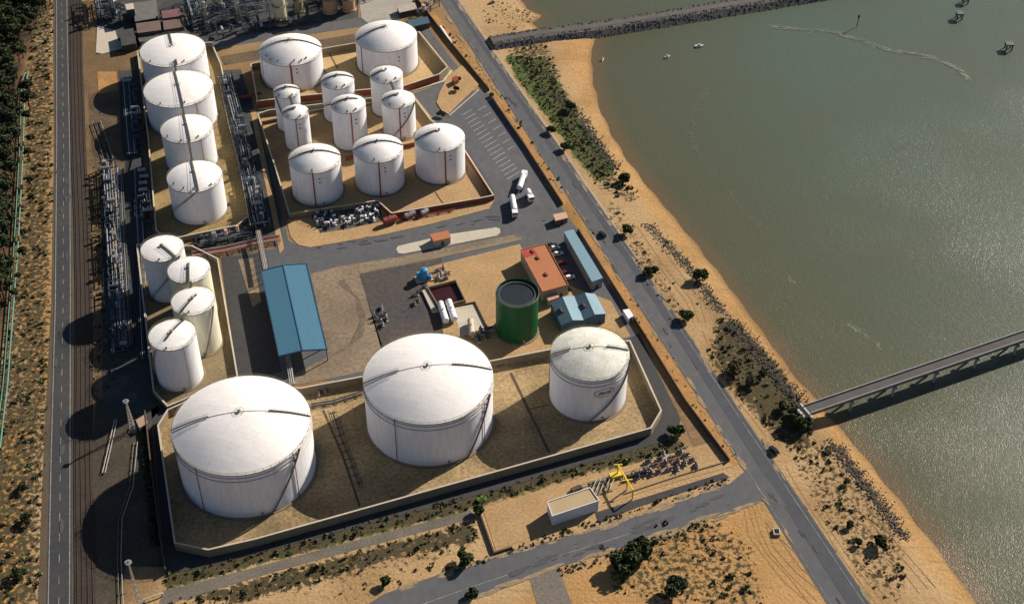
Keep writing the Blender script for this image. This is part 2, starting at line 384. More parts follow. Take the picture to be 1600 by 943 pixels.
wm=gridmesh('water',X2,Y2,np.full(X2.shape,WZ),m)
fa=wm.data.attributes.new('depth','FLOAT','POINT'); fa.data.foreach_set('value',np.where(iw,keep,0).astype(np.float32).ravel())
# foam streaks
foam=M('foam',(.20,.215,.17),None,.6,1,3,.3)
def foamline(pts,w,n,seed,jit):
    rn=random.Random(seed); b=MB(); q=P(pts,WZ)
    for k in range(n):
        u=rn.random()*(len(q)-1); i=int(u); a=q[i].lerp(q[min(i+1,len(q)-1)],u-i)
        d=(q[min(i+1,len(q)-1)]-q[i]).normalized(); nn=Vector((-d.y,d.x,0))
        c=a+nn*rn.gauss(0,jit); L=rn.uniform(.4,2.2); ww=rn.uniform(.08,.3)*w; zf=WZ+.03+k*.0006
        b.add([(c.x-d.x*L,c.y-d.y*L,zf),(c.x-nn.x*ww,c.y-nn.y*ww,zf),(c.x+d.x*L,c.y+d.y*L,zf),(c.x+nn.x*ww,c.y+nn.y*ww,zf)],[(0,1,2,3)])
    o=b.build('foam',foam,smooth=False); o['kind']='stuff'; o['label']='pale foam streak drifting on the green water'; return o
foamline([(1200,42),(1245,46),(1300,50),(1340,62),(1385,78),(1440,86),(1470,95),(1500,110),(1515,125)],1.3,420,1,.8)
foamline([(1110,135),(1090,160),(1078,200),(1090,240),(1120,275),(1160,325),(1200,360)],.35,110,2,.9)
foamline([(1325,505),(1345,520),(1380,545)],.6,50,3,.7)
foamline([(1230,430),(1240,442)],.6,12,4,.5)
# ---------------------------------------------------------------- roads and hard ground
def rsheet(name,pts,z,mat): return sheet(name,pts,z,mat)
rsheet('highway_shoulder',[(82,-150),(104,-150),(121,236),(124,472),(124,708),(140,1300),(44,1300),(58,970),(68,708),(80,472),(84,236)],.03,shoulder)
rsheet('highway',[(86,-150),(99,-150),(105,-30),(111,236),(112,472),(112,708),(112,1300),(57,1300),(72,970),(78,708),(84,472),(86.5,236)],.07,asph)
mb=MB()
def mark(mb,pts,w,z=.10): strip(mb,[p[:2] for p in P(pts,z)],w,z)
mark(mb,[(88.5,-20),(88.5,236),(86.5,472),(80,708),(75,960),(60,1300)],.28)
mark(mb,[(103.8,-20),(109,236),(110,472),(109.3,708),(108.5,960),(108,1300)],.28)
cl=[(96,-20),(99.5,236),(98.5,472),(94.5,708),(91.5,960),(84,1300)]; q=P(cl,.1)
tot=sum((q[i+1]-q[i]).length for i in range(len(q)-1)); s=0
def along(q,s):
    for i in range(len(q)-1):
        L=(q[i+1]-q[i]).length
        if s<=L: return q[i].lerp(q[i+1],s/L)
        s-=L
    return q[-1]
while s<tot: strip(mb,[along(q,s)[:2],along(q,s+3.5)[:2]],.2,.10); s+=9
mb.build('road_marking',line_w,smooth=False)['kind']='structure'
# coast road (two lanes, worn pale left side)
rsheet('coast_road',[(589,-150),(611,-150),(694,-30),(1042,472),(1376,965),(1603,1300),(1513,1300),(1306,965),(1147,708),(993,472),(840,236),(667,-30)],.07,asph_mid)
m2=M('asphalt_dark_lane',(.062,.067,.08),(.085,.088,.095),.9,.05,.3,.14)
rsheet('coast_road_lane',[(683,-30),(692,-30),(1040,472),(1373,965),(1600,1300),(1553,1300),(1338,965),(1022,472)],.10,m2)
mb=MB(); mark(mb,[(690,-30),(1035,472),(1366,965),(1592,1300)],.22,.13); mark(mb,[(673,-30),(843,236),(998,472),(1152,708),(1312,965),(1520,1300)],.18,.13)
mb.build('road_marking',line_f,smooth=False)['kind']='structure'
b=MB(); mark(b,[(712,-10),(800,120),(884,240),(962,356),(1060,505),(1200,712),(1366,955)],1.2,.05); b.build('verge',M('pale_verge',(.46,.36,.24),(.32,.24,.15),.95,.3,2,.35),smooth=False)['kind']='structure'
# branch road
rsheet('branch_road',[(200,1110),(540,965),(600,927),(690,895),(770,870),(850,847),(940,823),(1040,792),(1140,755),(1180,722),(1230,790),(1190,782),(1100,812),(1000,845),(870,886),(800,914),(740,933),(660,965),(420,1110)],.11,asph_mid)
mb=MB(); mark(mb,[(640,950),(740,915),(800,895),(870,868),(930,850),(1000,828)],.25,.14); mb.build('road_marking',line_f,smooth=False)['kind']='structure'
rsheet('side_track',[(828,905),(872,884),(902,965),(846,965)],.08,M('grey_track',(.19,.165,.14),(.13,.11,.09),.95,.1,1,.3))
rsheet('gravel_track',[(256,922),(400,885),(560,842),(735,797),(745,808),(600,846),(430,892),(262,943),(240,965)],.06,M('grey_gravel',(.17,.15,.12),(.10,.09,.075),.95,.1,1.4,.35))
# compound asphalt
rsheet('compound_yard',[(395,235),(428,340),(440,392),(345,402),(372,600),(560,600),(860,560),(990,535),(1048,632),(1072,668),(1040,690),(700,782),(400,858),(330,878),(262,898),(236,640),(300,600),(345,590),(335,400),(400,390),(380,330),(360,235),(345,120),(372,120),(392,170),(640,150),(705,118),(655,50),(670,40),(740,140),(765,138),(880,318),(905,358),(1002,520),(985,530),(985,520),(930,400),(880,330),(745,140),(700,160),(800,330),(640,360),(450,370)],.04,asph) if False else None
def yardsheet(name,pts,z,mat): return sheet(name,pts,z,mat)
yardsheet('access_road',[(392,240),(412,300),(430,388),(348,400),(372,600),(600,590),(870,560),(1000,540),(930,395),(872,318),(745,142),(700,140),(655,50),(640,60),(700,190),(770,300),(640,345),(470,385),(450,375),(425,240)],.05,asph_mid)
yardsheet('perimeter_road',[(236,640),(260,625),(270,640),(275,860),(330,862),(700,765),(1020,675),(1035,645),(980,530),(998,520),(1064,655),(1058,672),(1035,690),(700,786),(400,864),(330,882),(258,898)],.09,asph)
yardsheet('dark_apron',[(562,428),(690,402),(700,470),(700,540),(600,560)],.09,M('apron_worn',(.058,.057,.062),(.12,.085,.06),.9,.05,.5,.3))
yardsheet('concrete_yard',[(485,428),(532,415),(620,402),(690,388),(805,366),(808,376),(690,402),(561,428),(600,548),(590,575),(470,600),(450,590),(512,556)],.09,yard)
yardsheet('sand_yard',[(658,420),(700,409),(812,381),(850,455),(870,545),(700,580),(690,500)],.12,sand_i)
yardsheet('sand_yard',[(872,440),(955,470),(985,525),(860,560),(845,470)],.13,sand_i)
yardsheet('asphalt_apron',[(345,402),(408,395),(440,580),(372,600)],.10,asph)
yardsheet('sand_strip',[(372,405),(395,402),(408,470),(395,480)],.13,yard)
b=MB(); pts=[(452,332),(449,350),(454,370),(466,382),(484,386),(520,380),(600,366),(680,348),(764,326),(773,312),(768,300),(640,140),(405,175)]
kerb_island('kerbed_island',pts,.05,.12,sand_i)
kerb_island('traffic_island',[(619,389),(622,384),(700,366),(775,355),(781,357),(782,363),(776,368),(700,383),(630,396),(622,395)],.05,.13,conc_l)
b=MB(); mark(b,[(560,424),(640,408),(720,393),(815,372)],2.0,.16); b.build('footpath',conc,smooth=False)['kind']='structure'
kerb_island('sand_mound',[(686,146),(700,118),(722,102),(748,132),(700,178),(690,172),(682,160)],.05,.35,sand_i)
yardsheet('parking_area',[(700,178),(750,138),(770,150),(872,318),(800,335),(776,305),(730,235)],.09,asph_mid)
mb=MB()
for i in range(17):
    f=i/16; x=722+f*70; y=180+f*100
    mark(mb,[(x,y),(x+16+4*f,y-9-3*f)],.32,.12)
for i in range(7):
    f=i/6; x=748+f*45; y=172+f*62
    mark(mb,[(x,y),(x+12,y-7)],.32,.12)
mb.build('parking_marking',M('bay_paint',(.45,.45,.44),(.2,.2,.2),.8,.4,3,.4),smooth=False)['kind']='structure'
yardsheet('sand_strip',[(1000,540),(1012,545),(1075,640),(1138,716),(1125,722),(1085,700),(1066,655)],.07,M('brown_sand',(.27,.17,.08),(.14,.09,.05),.95,.15,1,.35))
yardsheet('site_road',[(640,50),(668,42),(700,85),(722,112),(700,120),(688,150),(700,178),(735,235),(728,237),(672,186),(645,147),(695,128),(706,108),(658,50)],.06,asph_mid)
yardsheet('verge_strip',[(774,150),(790,150),(892,308),(880,320)],.055,sand_o)
yardsheet('verge_strip',[(906,362),(928,362),(960,420),(1166,722),(1140,728),(950,440)],.055,sand_o)
yardsheet('verge_strip',[(662,15),(680,20),(768,128),(758,136)],.055,sand_o)
# refinery ground, left industrial strips
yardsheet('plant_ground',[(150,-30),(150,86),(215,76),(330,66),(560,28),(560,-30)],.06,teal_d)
yardsheet('plant_apron',[(556,-30),(565,28),(580,40),(648,22),(640,-30)],.10,M('pale_apron',(.36,.34,.29),(.25,.23,.2),.9,.1,1,.2))
yardsheet('plant_apron',[(152,40),(180,48),(185,64),(215,70),(160,84),(150,82)],.10,conc_l)
yardsheet('service_road',[(186,110),(196,110),(206,230),(224,245),(232,400),(228,600),(250,640),(232,660),(208,600),(206,400),(196,250),(190,236)],.09,asph)
yardsheet('service_road',[(330,62),(560,28),(650,8),(655,18),(560,42),(330,76)],.08,asph_mid)
yardsheet('service_road',[(345,88),(560,52),(650,38),(660,48),(560,66),(350,102)],.08,brown_g)
yardsheet('sand_strip',[(152,112),(182,112),(184,140),(154,148)],.08,sand_o)
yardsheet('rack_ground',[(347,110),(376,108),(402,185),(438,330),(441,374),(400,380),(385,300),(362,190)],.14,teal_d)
yardsheet('rack_ground',[(185,110),(213,110),(222,250),(240,372),(240,610),(262,640),(235,668),(205,640),(160,640),(160,268),(196,262)],.07,teal_d)  # navy black here paints the corridor's shade into the ground colour
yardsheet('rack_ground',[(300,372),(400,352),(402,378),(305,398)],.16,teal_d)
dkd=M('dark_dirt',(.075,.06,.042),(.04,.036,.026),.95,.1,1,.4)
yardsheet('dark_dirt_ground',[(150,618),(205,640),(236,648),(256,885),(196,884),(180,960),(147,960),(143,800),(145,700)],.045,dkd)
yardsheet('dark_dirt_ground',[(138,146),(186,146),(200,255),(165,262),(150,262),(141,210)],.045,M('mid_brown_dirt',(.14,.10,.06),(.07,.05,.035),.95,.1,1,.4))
yardsheet('sand_strip',[(391,172),(399,170),(444,388),(437,396)],.17,sand_i)
yardsheet('pump_yard_slab',[(486,336),(560,322),(590,318),(601,345),(545,357),(500,364)],.18,M('oily_slab',(.07,.065,.06),(.14,.12,.09),.8,.3,1.5,.4))
# ---------------------------------------------------------------- railway
t0=thing('railway_track','double rail track running on brown ballast beside the highway','railway',G(133,472))
path=[(118,-20),(119,100),(123,236),(128,350),(131,472),(131,600),(130,708),(134,965),(140,1300)]
w0=[p[:2] for p in P(path,.1)]
off=lambda pp,d:[(p[0]+d,p[1]) for p in pp]
b=MB(); wallmesh(b,w0,6.6,0,.25); b.build('ballast',ballast,t0,smooth=False)
for d in (-1.7-.8,-1.7+.8,1.7-.8,1.7+.8):
    b=MB(); wallmesh(b,off(w0,d),.16,.3,.46); b.build('rail',M('worn_rail',(.075,.06,.05),None,.6,.5,3,.3),t0,smooth=False)
b=MB(); qq=[Vector((*p,0)) for p in w0]; s=0; tot=sum((qq[i+1]-qq[i]).length for i in range(len(qq)-1))
while s<tot:
    p_=along(qq,s); 
    for d in(-1.7,1.7): b.box((p_.x+d,p_.y,.251),(2.5,.3,.05))
    s+=.9
o=b.build('sleepers',sleeper,t0,smooth=False); o['kind']='stuff'
# ---------------------------------------------------------------- tanks
def dz(r,rho,dome): return dome*(1-(rho/r)**2)
def tank(label,X,Y,r,h,dome=.3,wa=None,wseg=((-1,1),),stair=None,pipes=(),girder=(),mat=white,rmat=white_r,vents=4,seed=0,group=None,pipemat=red_p,rail=True,vent=True,flatroof=False,name='storage_tank'):
    T=thing(name,label,'storage tank',(X,Y,0),group); c=(X,Y); dome=dome*r
    n=96 if r>13 else 64; rn=random.Random(seed)
    b=MB(); b.lathe([(r+.9,.1),(r+.9,.45),(r-.2,.5)],n,c); b.build('foundation',conc,T)
    b=MB(); b.lathe([(r,.45),(r,h)],n,c); b.build('shell',mat,T)
    if flatroof:
        b=MB(); b.lathe([(0,h-1.1),(r-.05,h-1.1)],n,c); b.build('floating_roof',rmat,T)
        b=MB(); b.lathe([(r-.06,h-1.2),(r-.06,h),(r+.05,h+.06),(r+.12,h-.15)],n,c); b.build('rim',mat,T)
    else:
        prof=[(r+.12,h-.08)]+[(r*(1-k/10)+(0.12 if k==0 else 0),h+.03+dz(r,r*(1-k/10),dome)) for k in range(11)]
        b=MB(); b.lathe(prof,n,c); b.build('roof',rmat,T,ang=50)
    b=MB(); b.ring(r+.02,h-.45,.16,.3,n,c); b.build('curb_ring',M('curb_grey',(.42,.38,.36),None,.7,.5,3,.2),T)
    for gz in girder:
        b=MB(); b.ring(r+.01,h-gz,.30,.16,n,c); b.build('wind_girder',M('girder_grey',(.52,.50,.50),None,.7,.5,3,.2),T)
    if rail:
        b=MB(); rr=r+.05
        for zz in (.55,1.1): b.ring(rr,h+zz,.07,.07,n,c)
        k=int(r*2.2)
        for i in range(k):
            q=2*math.pi*i/k; b.beam((X+rr*math.cos(q),Y+rr*math.sin(q),h),(X+rr*math.cos(q),Y+rr*math.sin(q),h+1.15),.08)
        b.build('handrail',rail_m,T,smooth=False)
    if wa is not None:
        q=R(wa); u=Vector((math.cos(q),math.sin(q),0)); nn=Vector((-u.y,u.x,0))
        for (s0,s1) in wseg:
            b=MB(); N=14; ww=.55 if r>13.5 and girder else .8
            for i in range(N):
                pa=[]
                for ff in (i/N,(i+1)/N):
                    s=(s0+(s1-s0)*ff)*r; z=h+dz(r,min(abs(s),r),dome)+.35; pa.append(Vector((X,Y,z))+u*s)
                b.beam(pa[0],pa[1],ww,.10)
                for sg in (-ww*.55,ww*.55):
                    b.beam(pa[0]+nn*sg+Vector((0,0,1)),pa[1]+nn*sg+Vector((0,0,1)),.055)
                    b.beam(pa[0]+nn*sg,pa[0]+nn*sg+Vector((0,0,1)),.055)
            b.build('roof_walkway',walk_m,T,smooth=False)
    if girder and wa is not None:
        b=MB(); N=16
        for i in range(N):
            pa=[]
            for ff in (i/N,(i+1)/N):
                s=(-.46+.9*ff)*r; pa.append(Vector((X,Y,h+dz(r,abs(s),dome)+.12))+u*s)
            b.beam(pa[0],pa[1],.14,.12)
        b.build('roof_cable',M('cable_grey',(.38,.36,.33),None,.7,.5,3,.2),T,smooth=False)
    if vent and not flatroof:
        b=MB(); ht=h+dome; b.cyl((X,Y,ht-.1),(X,Y,ht+.7),.45,12); b.cyl((X,Y,ht+.7),(X,Y,ht+.95),.75,12,.3)
        b.build('roof_vent',grey_m,T)
        if r>13:
            b=MB(); 
            b.ring(1.55,ht+.6,.07,.07,24,c)
            for i in range(8):
                qv=i*math.pi/4; b.beam((X+1.6*math.cos(qv),Y+1.6*math.sin(qv),ht-.2),(X+1.6*math.cos(qv),Y+1.6*math.sin(qv),ht+.65),.06)
            b.build('vent_railing',rail_m,T,smooth=False)
    if stair:
        a0,a1=R(stair[0]),R(stair[1]); N=max(12,int(abs(a1-a0)*r/1.0)); b=MB()
        for i in range(N):
            f0,f1=i/N,(i+1)/N; A=a0+(a1-a0)*f0; B=a0+(a1-a0)*f1; z0=h-(h-.4)*f0; z1=h-(h-.4)*f1
            pa=Vector((X+(r+.5)*math.cos(A),Y+(r+.5)*math.sin(A),z0)); pb=Vector((X+(r+.5)*math.cos(B),Y+(r+.5)*math.sin(B),z1))
            b.beam(pa,pb,.75,.14); oa=Vector((math.cos(A),math.sin(A),0))*.4; ob=Vector((math.cos(B),math.sin(B),0))*.4
            b.beam(pa+oa+Vector((0,0,1)),pb+ob+Vector((0,0,1)),.07); b.beam(pa+oa,pa+oa+Vector((0,0,1)),.06)
        b.build('spiral_stair',M('stair_grey',(.25,.23,.21),None,.7,.5,3,.2),T,smooth=False)
    for (pa_,pr,z0) in pipes:
        q=R(pa_); b=MB(); xx=X+(r+.28)*math.cos(q); yy=Y+(r+.28)*math.sin(q)
        b.cyl((xx,yy,z0),(xx,yy,h-.1),pr,8); b.beam((xx,yy,h-.12),(X+(r-.8)*math.cos(q),Y+(r-.8)*math.sin(q),h+.25),pr*1.6)
        b.build('riser_pipe',pipemat,T)
    for i in range(vents):
        q=R(-150+120*(i+.5)/max(vents,1)+rn.uniform(-8,8)); rr=r*rn.uniform(.86,.93); zz=h+dz(r,rr,dome)
        if flatroof: continue
        b=MB(); x0,y0=X+rr*math.cos(q),Y+rr*math.sin(q); b.cyl((x0,y0,zz),(x0,y0,zz+.55),.28,8); b.cyl((x0,y0,zz+.5),(x0,y0,zz+.7),.42,8)
        b.build('roof_hatch',walk_m,T)
    q=R(-70); b=MB(); x0,y0=X+r*math.cos(q),Y+r*math.sin(q); x1,y1=X+(r+.35)*math.cos(q),Y+(r+.35)*math.sin(q)
    b.cyl((x0,y0,1.5),(x1,y1,1.5),.55,12); b.build('manhole',grey_m,T)
    return T
def plates(T,X,Y,r,h,a,z0):   # small signs on the shell
    q=R(a)
    for dzz in (0,-2.0):
        b=MB()
        c=Vector((X+(r+.03)*math.cos(q),Y+(r+.03)*math.sin(q),h-z0+dzz)); tt=Vector((-math.sin(q),math.cos(q),0))*.38
        n_=Vector((math.cos(q),math.sin(q),0))*.05; vz=Vector((0,0,.32))
        b.add([c-tt-vz+n_,c+tt-vz+n_,c+tt+vz+n_,c-tt+vz+n_,c-tt-vz,c+tt-vz,c+tt+vz,c-tt+vz],[(0,1,2,3),(4,5,1,0),(3,2,6,7),(5,6,2,1),(4,0,3,7)])
        b.build('sign_plate',walk_m,T,smooth=False)
AW=-69
T=tank('white domed tank at the back of the row of four beside the refinery',-165.3,578.0,15.57,15.8,.16,-72,((-1,-.1),(.75,1)),None,(),vents=2,seed=1)
T=tank('wide white tank second from the back in the left hand row of four',-155.79,542.85,15.81,16.08,.16,-72,((-.95,1),),None,((-50,.12,.5),),vents=2,seed=2)
T=tank('white tank third from the back in the left hand row, with a dark cone vent',-145.35,508.24,11.35,17.41,.22,-72,((-1,1),),None,((-48,.1,.5),),vents=3,seed=3)
T=tank('nearest white tank of the left hand row of four, on ochre ground',-135.26,472.09,11.48,17.52,.24,-72,((-1,1),),(-78,-165),(),vents=4,seed=4)
T=tank('slim white tank at the back of the close cluster of four',-137.63,418.4,8.26,21.55,.14,-42,((-.1,1),),(-30,-140),(),vents=1,seed=5)
T=tank('cream sided slim tank second from the back in the cluster of four',-124.8,405.48,8.01,21.6,.14,-80,((-.3,1),),None,(),mat=cream,vents=1,seed=6)
T=tank('cream slim tank just behind the front tank of the close cluster',-119.84,387.27,8.04,21.53,.14,-115,((-.3,1),),(-20,-70),(),mat=cream,vents=1,seed=7)
T=tank('front slim white tank of the close cluster of four on the left',-124.1,368.6,8.41,21.37,.14,-110,((-1,.5),),(-120,-180),((-52,.1,.5),),pipemat=grey_m,vents=1,seed=8)
T=tank('wide white domed tank at the back with a thick red riser pipe',-108.92,580.78,15.12,15.01,.34,8,((-1,1),),None,((-82,.42,.5),(-146,.1,.5)),vents=6,seed=9); plates(T,-108.92,580.78,15.12,15.01,-72,2.2)
T=tank('wide white domed tank farthest right at the back, beside the sandy bund corner',-63.38,593.84,15.14,15.48,.34,20,((-1,-.05),),None,((-138,.16,.5),),vents=0,seed=10,pipemat=walk_m); plates(T,-63.38,593.84,15.14,15.48,-62,4.0)
T=tank('narrowest white tank standing directly behind its twin',-104.62,537.2,5.86,19.08,.34,15,((-1,1),),(-135,-80),(),vents=2,seed=11)
T=tank('narrowest white tank with red riser, in front of its twin',-98.75,522.04,5.88,17.73,.34,15,((-1,-.1),),None,((-82,.2,.5),),vents=2,seed=12); plates(T,-98.75,522.04,5.88,17.73,-66,3.2)
T=tank('slim white tank in the back middle of the six slim tanks',-82.14,546.58,7.62,19.31,.34,15,((-1,1),),None,(),vents=3,seed=13)
T=tank('slim white tank with a red riser in the front middle of the slim tanks',-74.97,524.86,7.78,20.47,.34,15,((-1,.6),),None,((-76,.25,.5),),vents=3,seed=14); plates(T,-74.97,524.86,7.78,20.47,-60,4.0)
T=tank('slim white tank directly in front of the wide tank at the sandy bund corner',-59.91,552.31,7.62,19.08,.34,22,((-1,-.2),),None,(),vents=3,seed=15)
T=tank('slim white tank with red riser and spiral stair, front right of its group',-53.11,533.33,7.6,17.82,.34,15,((-1,-.1),),(-20,-118),((-82,.25,.5),),vents=2,seed=16); plates(T,-53.11,533.33,7.6,17.82,-64,3.2)
T=tank('left of the three medium domed tanks with red risers behind the pump yard',-85.87,485.83,11.08,17.89,.34,12,((-1,1),),None,((-88,.28,.5),),vents=1,seed=17); plates(T,-85.87,485.83,11.08,17.89,-74,3.2)
T=tank('middle of the three medium domed tanks with red risers',-59.1,493.47,10.84,18.12,.34,12,((-1,1),),None,((-84,.28,.5),),vents=1,seed=18); plates(T,-59.1,493.47,10.84,18.12,-70,3.2)
T=tank('right of the three medium domed tanks with red risers, by the parking bays',-32.71,502.69,11.08,17.87,.34,18,((-1,-.1),),None,((-75,.28,.5),),vents=1,seed=19); plates(T,-32.71,502.69,11.08,17.87,-62,3.0)
T=tank('largest white domed tank at the near left with a spiral stair on its right',-91.67,323.67,23.37,21.81,.25,9,((-1,-.45),(.42,1)),(-28,-62),((-121,.12,.5),(-35,.14,.5)),(1.6,3.4),vents=0,seed=20)
b=MB(); 
T=tank('big white domed tank in the middle of the near bund',-29.4,347.45,22.9,21.61,.25,10,((-1,-.45),(.38,1)),(-20,-52),((-117,.12,.5),(-30,.12,.5)),(1.4,3.2),vents=0,seed=21)
T3=tank('white tank with a grey weathered roof and red oval logo in the near bund',28.4,361.34,14.18,20.97,.23,6,((-1,-.5),(.42,1)),(-12,-92),((172,.1,.5),),(1.5,3.3),rmat=white_d,vents=0,seed=22)
Tg=tank('dark green open topped tank standing on orange sand',1.94,396.39,8.19,19.56,.1,None,(),None,(),mat=green_t,rmat=green_r,rail=False,vents=0,flatroof=True,seed=23)
b=MB(); b.ring(6.6,18.6,1.0,.25,48,(1.94,396.39)); b.build('roof_pontoon',M('pontoon_grey',(.05,.065,.07),None,.6,.5,2,.3),Tg)
# logo: oval with lettering wrapped on the shell
def wrap(o_mesh_verts,X,Y,r,ac,zc,slant=0):
    out=[]
    for (u,v,w_) in o_mesh_verts:
        q=R(ac)+u/r; rr=r+.04+w_; out.append((X+rr*math.cos(q),Y+rr*math.sin(q),zc+v+slant*u))
    return out
def logo(T,X,Y,r,ac,zc):
    cu=D.curves.new('t','FONT'); cu.body='decal'; cu.size=2.5; cu.align_x='CENTER'; cu.align_y='CENTER'; cu.extrude=0.0; cu.shear=.2; cu.offset=.05
    ob=D.objects.new('t',cu); COL.objects.link(ob); bpy.context.view_layer.update()
    me=D.meshes.new_from_object(ob.evaluated_get(bpy.context.evaluated_depsgraph_get())); D.objects.remove(ob)
    b=MB(); b.v=wrap([(v.co.x,v.co.y,0.03) for v in me.vertices],X,Y,r,ac,zc); b.f=[tuple(p.vertices) for p in me.polygons]
    b.build('logo_lettering',M('logo_red',(.20,.035,.035),None,.6,1,3,.1),T,smooth=False)
    b=MB(); n=48; vs=[]
    for i in range(n):
        q=2*math.pi*i/n; 
        for k in (1,.9): vs.append((4.0*k*math.cos(q)*(1 if k==1 else 1.03),2.0*k*math.sin(q),0.03))
    b.v=wrap(vs,X,Y,r,ac,zc); b.f=[(2*i,2*((i+1)%n),2*((i+1)%n)+1,2*i+1) for i in range(n)]
    b.build('logo_oval',MATS['logo_red'],T,smooth=False)
logo(T3,28.4,361.34,14.18,-69,14.2)
# catwalks between tanks
def catwalk(label,a,b_,za,zb,w_=1.0,group='catwalks linking tank roofs'):
    T=thing('catwalk',label,'catwalk',(a[0],a[1],0),group); a=Vector((*a,za)); b2=Vector((*b_,zb))
    mb=MB(); mb.beam(a,b2,w_,.12); mb.build('deck',walk_m,T,smooth=False)
    d=(b2-a).normalized(); n=Vector((-d.y,d.x,0)); L=(b2-a).length
    mb=MB()
    for s in(-w_/2,w_/2):
        for zz in (.5,1.05): mb.beam(a+n*s+Vector((0,0,zz)),b2+n*s+Vector((0,0,zz)),.07)
        k=0
        while k<=L: q=a+d*k+n*s; mb.beam(q,q+Vector((0,0,1.05)),.07); k+=1.5
    mb.build('railing',rail_m,T,smooth=False)
def link(A,B,label):
    (x,y,r,h),(x2,y2,r2,h2)=A,B; d=Vector((x2-x,y2-y,0)).normalized()
    catwalk(label,(x+d.x*(r-.3),y+d.y*(r-.3)),(x2-d.x*(r2-.3),y2-d.y*(r2-.3)),h+.4,h2+.4)
a1,a2,a3,a4=(-165.3,578.0,15.57,15.8),(-155.79,542.85,15.81,16.08),(-145.35,508.24,11.35,17.41),(-135.26,472.09,11.48,17.52)
link(a1,a2,'catwalk between the two widest tanks of the left hand row'); link(a2,a3,'catwalk between the second and third tanks of the left hand row'); link(a3,a4,'catwalk onto the nearest tank of the left hand row')
b1,b2,b3,b4=(-137.63,418.4,8.26,21.55),(-124.8,405.48,8.01,21.6),(-119.84,387.27,8.04,21.53),(-124.1,368.6,8.41,21.37)
link(b1,b2,'catwalk between the back two tanks of the slim cluster'); link(b2,b3,'catwalk between the two cream tanks'); link(b3,b4,'catwalk onto the front tank of the slim cluster')
link((-104.62,537.2,5.86,19.08),(-98.75,522.04,5.88,17.73),'catwalk between the narrowest twin tanks')
link((-59.91,552.31,7.62,19.08),(-53.11,533.33,7.6,17.82),'catwalk between the right hand pair of slim tanks')
link((-98.75,522.04,5.88,17.73),(-74.97,524.86,7.78,20.47),'long thin catwalk from the narrowest tank to the front middle slim tank')
# ---------------------------------------------------------------- bunds
def bund(label,pts,h,mat,fmat,z=.14,wt=.45,closed=True,name='bund_wall',foot=None,red=None):
    q=[p[:2] for p in P(pts,h)]
    if fmat: sheet('bund_floor',[Vector((*p,0)) for p in q],z,fmat,world=True)
    T=thing(name,label,'wall',(q[0][0],q[0][1],0)); b=MB(); wallmesh(b,q,wt,0,h,closed); b.build('wall',mat,T,smooth=False)
    b=MB(); wallmesh(b,q,wt+.16,h+.003,h+.14,closed); b.build('coping',conc_l,T,smooth=False)
    if red:
        b=MB(); wallmesh(b,q[red[0]-1:red[1]],wt+.1,.2,h-.05,False); b.build('red_coating',red_w,T,smooth=False)
    if foot:
        b=MB(); wallmesh(b,[p[:2] for p in foot],1.2,.16,.35,False); b.build('footing',conc_l,T,smooth=False)
    return T
bund('long tan wall round the three biggest tanks, chamfered at its near corners',[(247,664),(262,640),(350,600),(470,606),(566,588),(770,563),(862,545),(984,532),(1033,641),(1017,668),(700,757),(400,841),(325,858),(273,847)],3.8,conc,floor_t)
bund('red coated wall round the two wide tanks at the back',[(392,100),(505,76),(655,50),(699,105),(686,116),(632,134),(467,150),(402,158)],3.8,conc,floor_s,foot=P([(404,171),(467,161),(634,145),(693,127),(706,110)],.2),red=(5,9))
bund('wall round the slim tanks and the three medium domed tanks',[(403,178),(420,172),(642,146),(672,186),(727,236),(771,305),(752,309),(612,333),(590,313),(452,334),(430,260)],2.6,conc,M('bund_floor_shade_tint',(.40,.285,.145),(.24,.175,.09),.9,.07,.8,.3),red=(5,9))  # floor colour darkened to paint in deeper shade between the tanks
bund('wall round the row of four tanks on the left',[(215,80),(330,66),(345,100),(365,200),(388,338),(370,352),(262,374),(244,360),(232,220)],2.4,conc,floor_o)
bund('wall round the cluster of four slim tanks on the left',[(214,382),(300,384),(340,404),(371,588),(262,634),(240,610)],2.2,conc,M('bund_floor_brown',(.25,.19,.10),(.15,.12,.07),.9,.08,1,.3))
def lowwall(label,pts,h,w_,mat,name='boundary_wall',cat='wall'):
    b=MB(); wallmesh(b,[p[:2] for p in P(pts,h)],w_,0,h); return tag(b.build(name,mat,smooth=False),label,cat)
lowwall('red brown dividing wall behind the three medium domed tanks, right end',[(540,245),(560,240),(650,222)],2.2,.4,red_w,'dividing_wall')
lowwall('red brown dividing wall between the medium and slim tanks, right hand part',[(560,228),(652,206)],1.6,.4,red_w,'dividing_wall')
lowwall('dividing wall with tan top running behind the slim tanks',[(408,190),(500,170),(600,158)],1.8,.4,conc,'dividing_wall')
dk=M('wall_dark_brown',(.10,.07,.05),None,.9,.3,2,.3)
lowwall('dark boundary wall along the coast road beside the back tanks',[(650,-5),(700,60),(764,138)],1.7,.35,dk)
lowwall('dark boundary wall between the parking bays and the coast road',[(768,150),(820,225),(879,316)],1.7,.35,dk)
lowwall('dark boundary wall from the long narrow shed to the near corner of the site',[(903,356),(950,430),(1010,525),(1070,622),(1140,716)],1.7,.35,dk)
lowwall('low pale kerb wall at the edge of the sandy mound by the parking bays',[(702,180),(748,140)],.5,.4,conc_l)
lowwall('dark outer wall left of the largest tank',[(226,640),(236,730),(250,840),(258,888)],2.6,.4,dk)
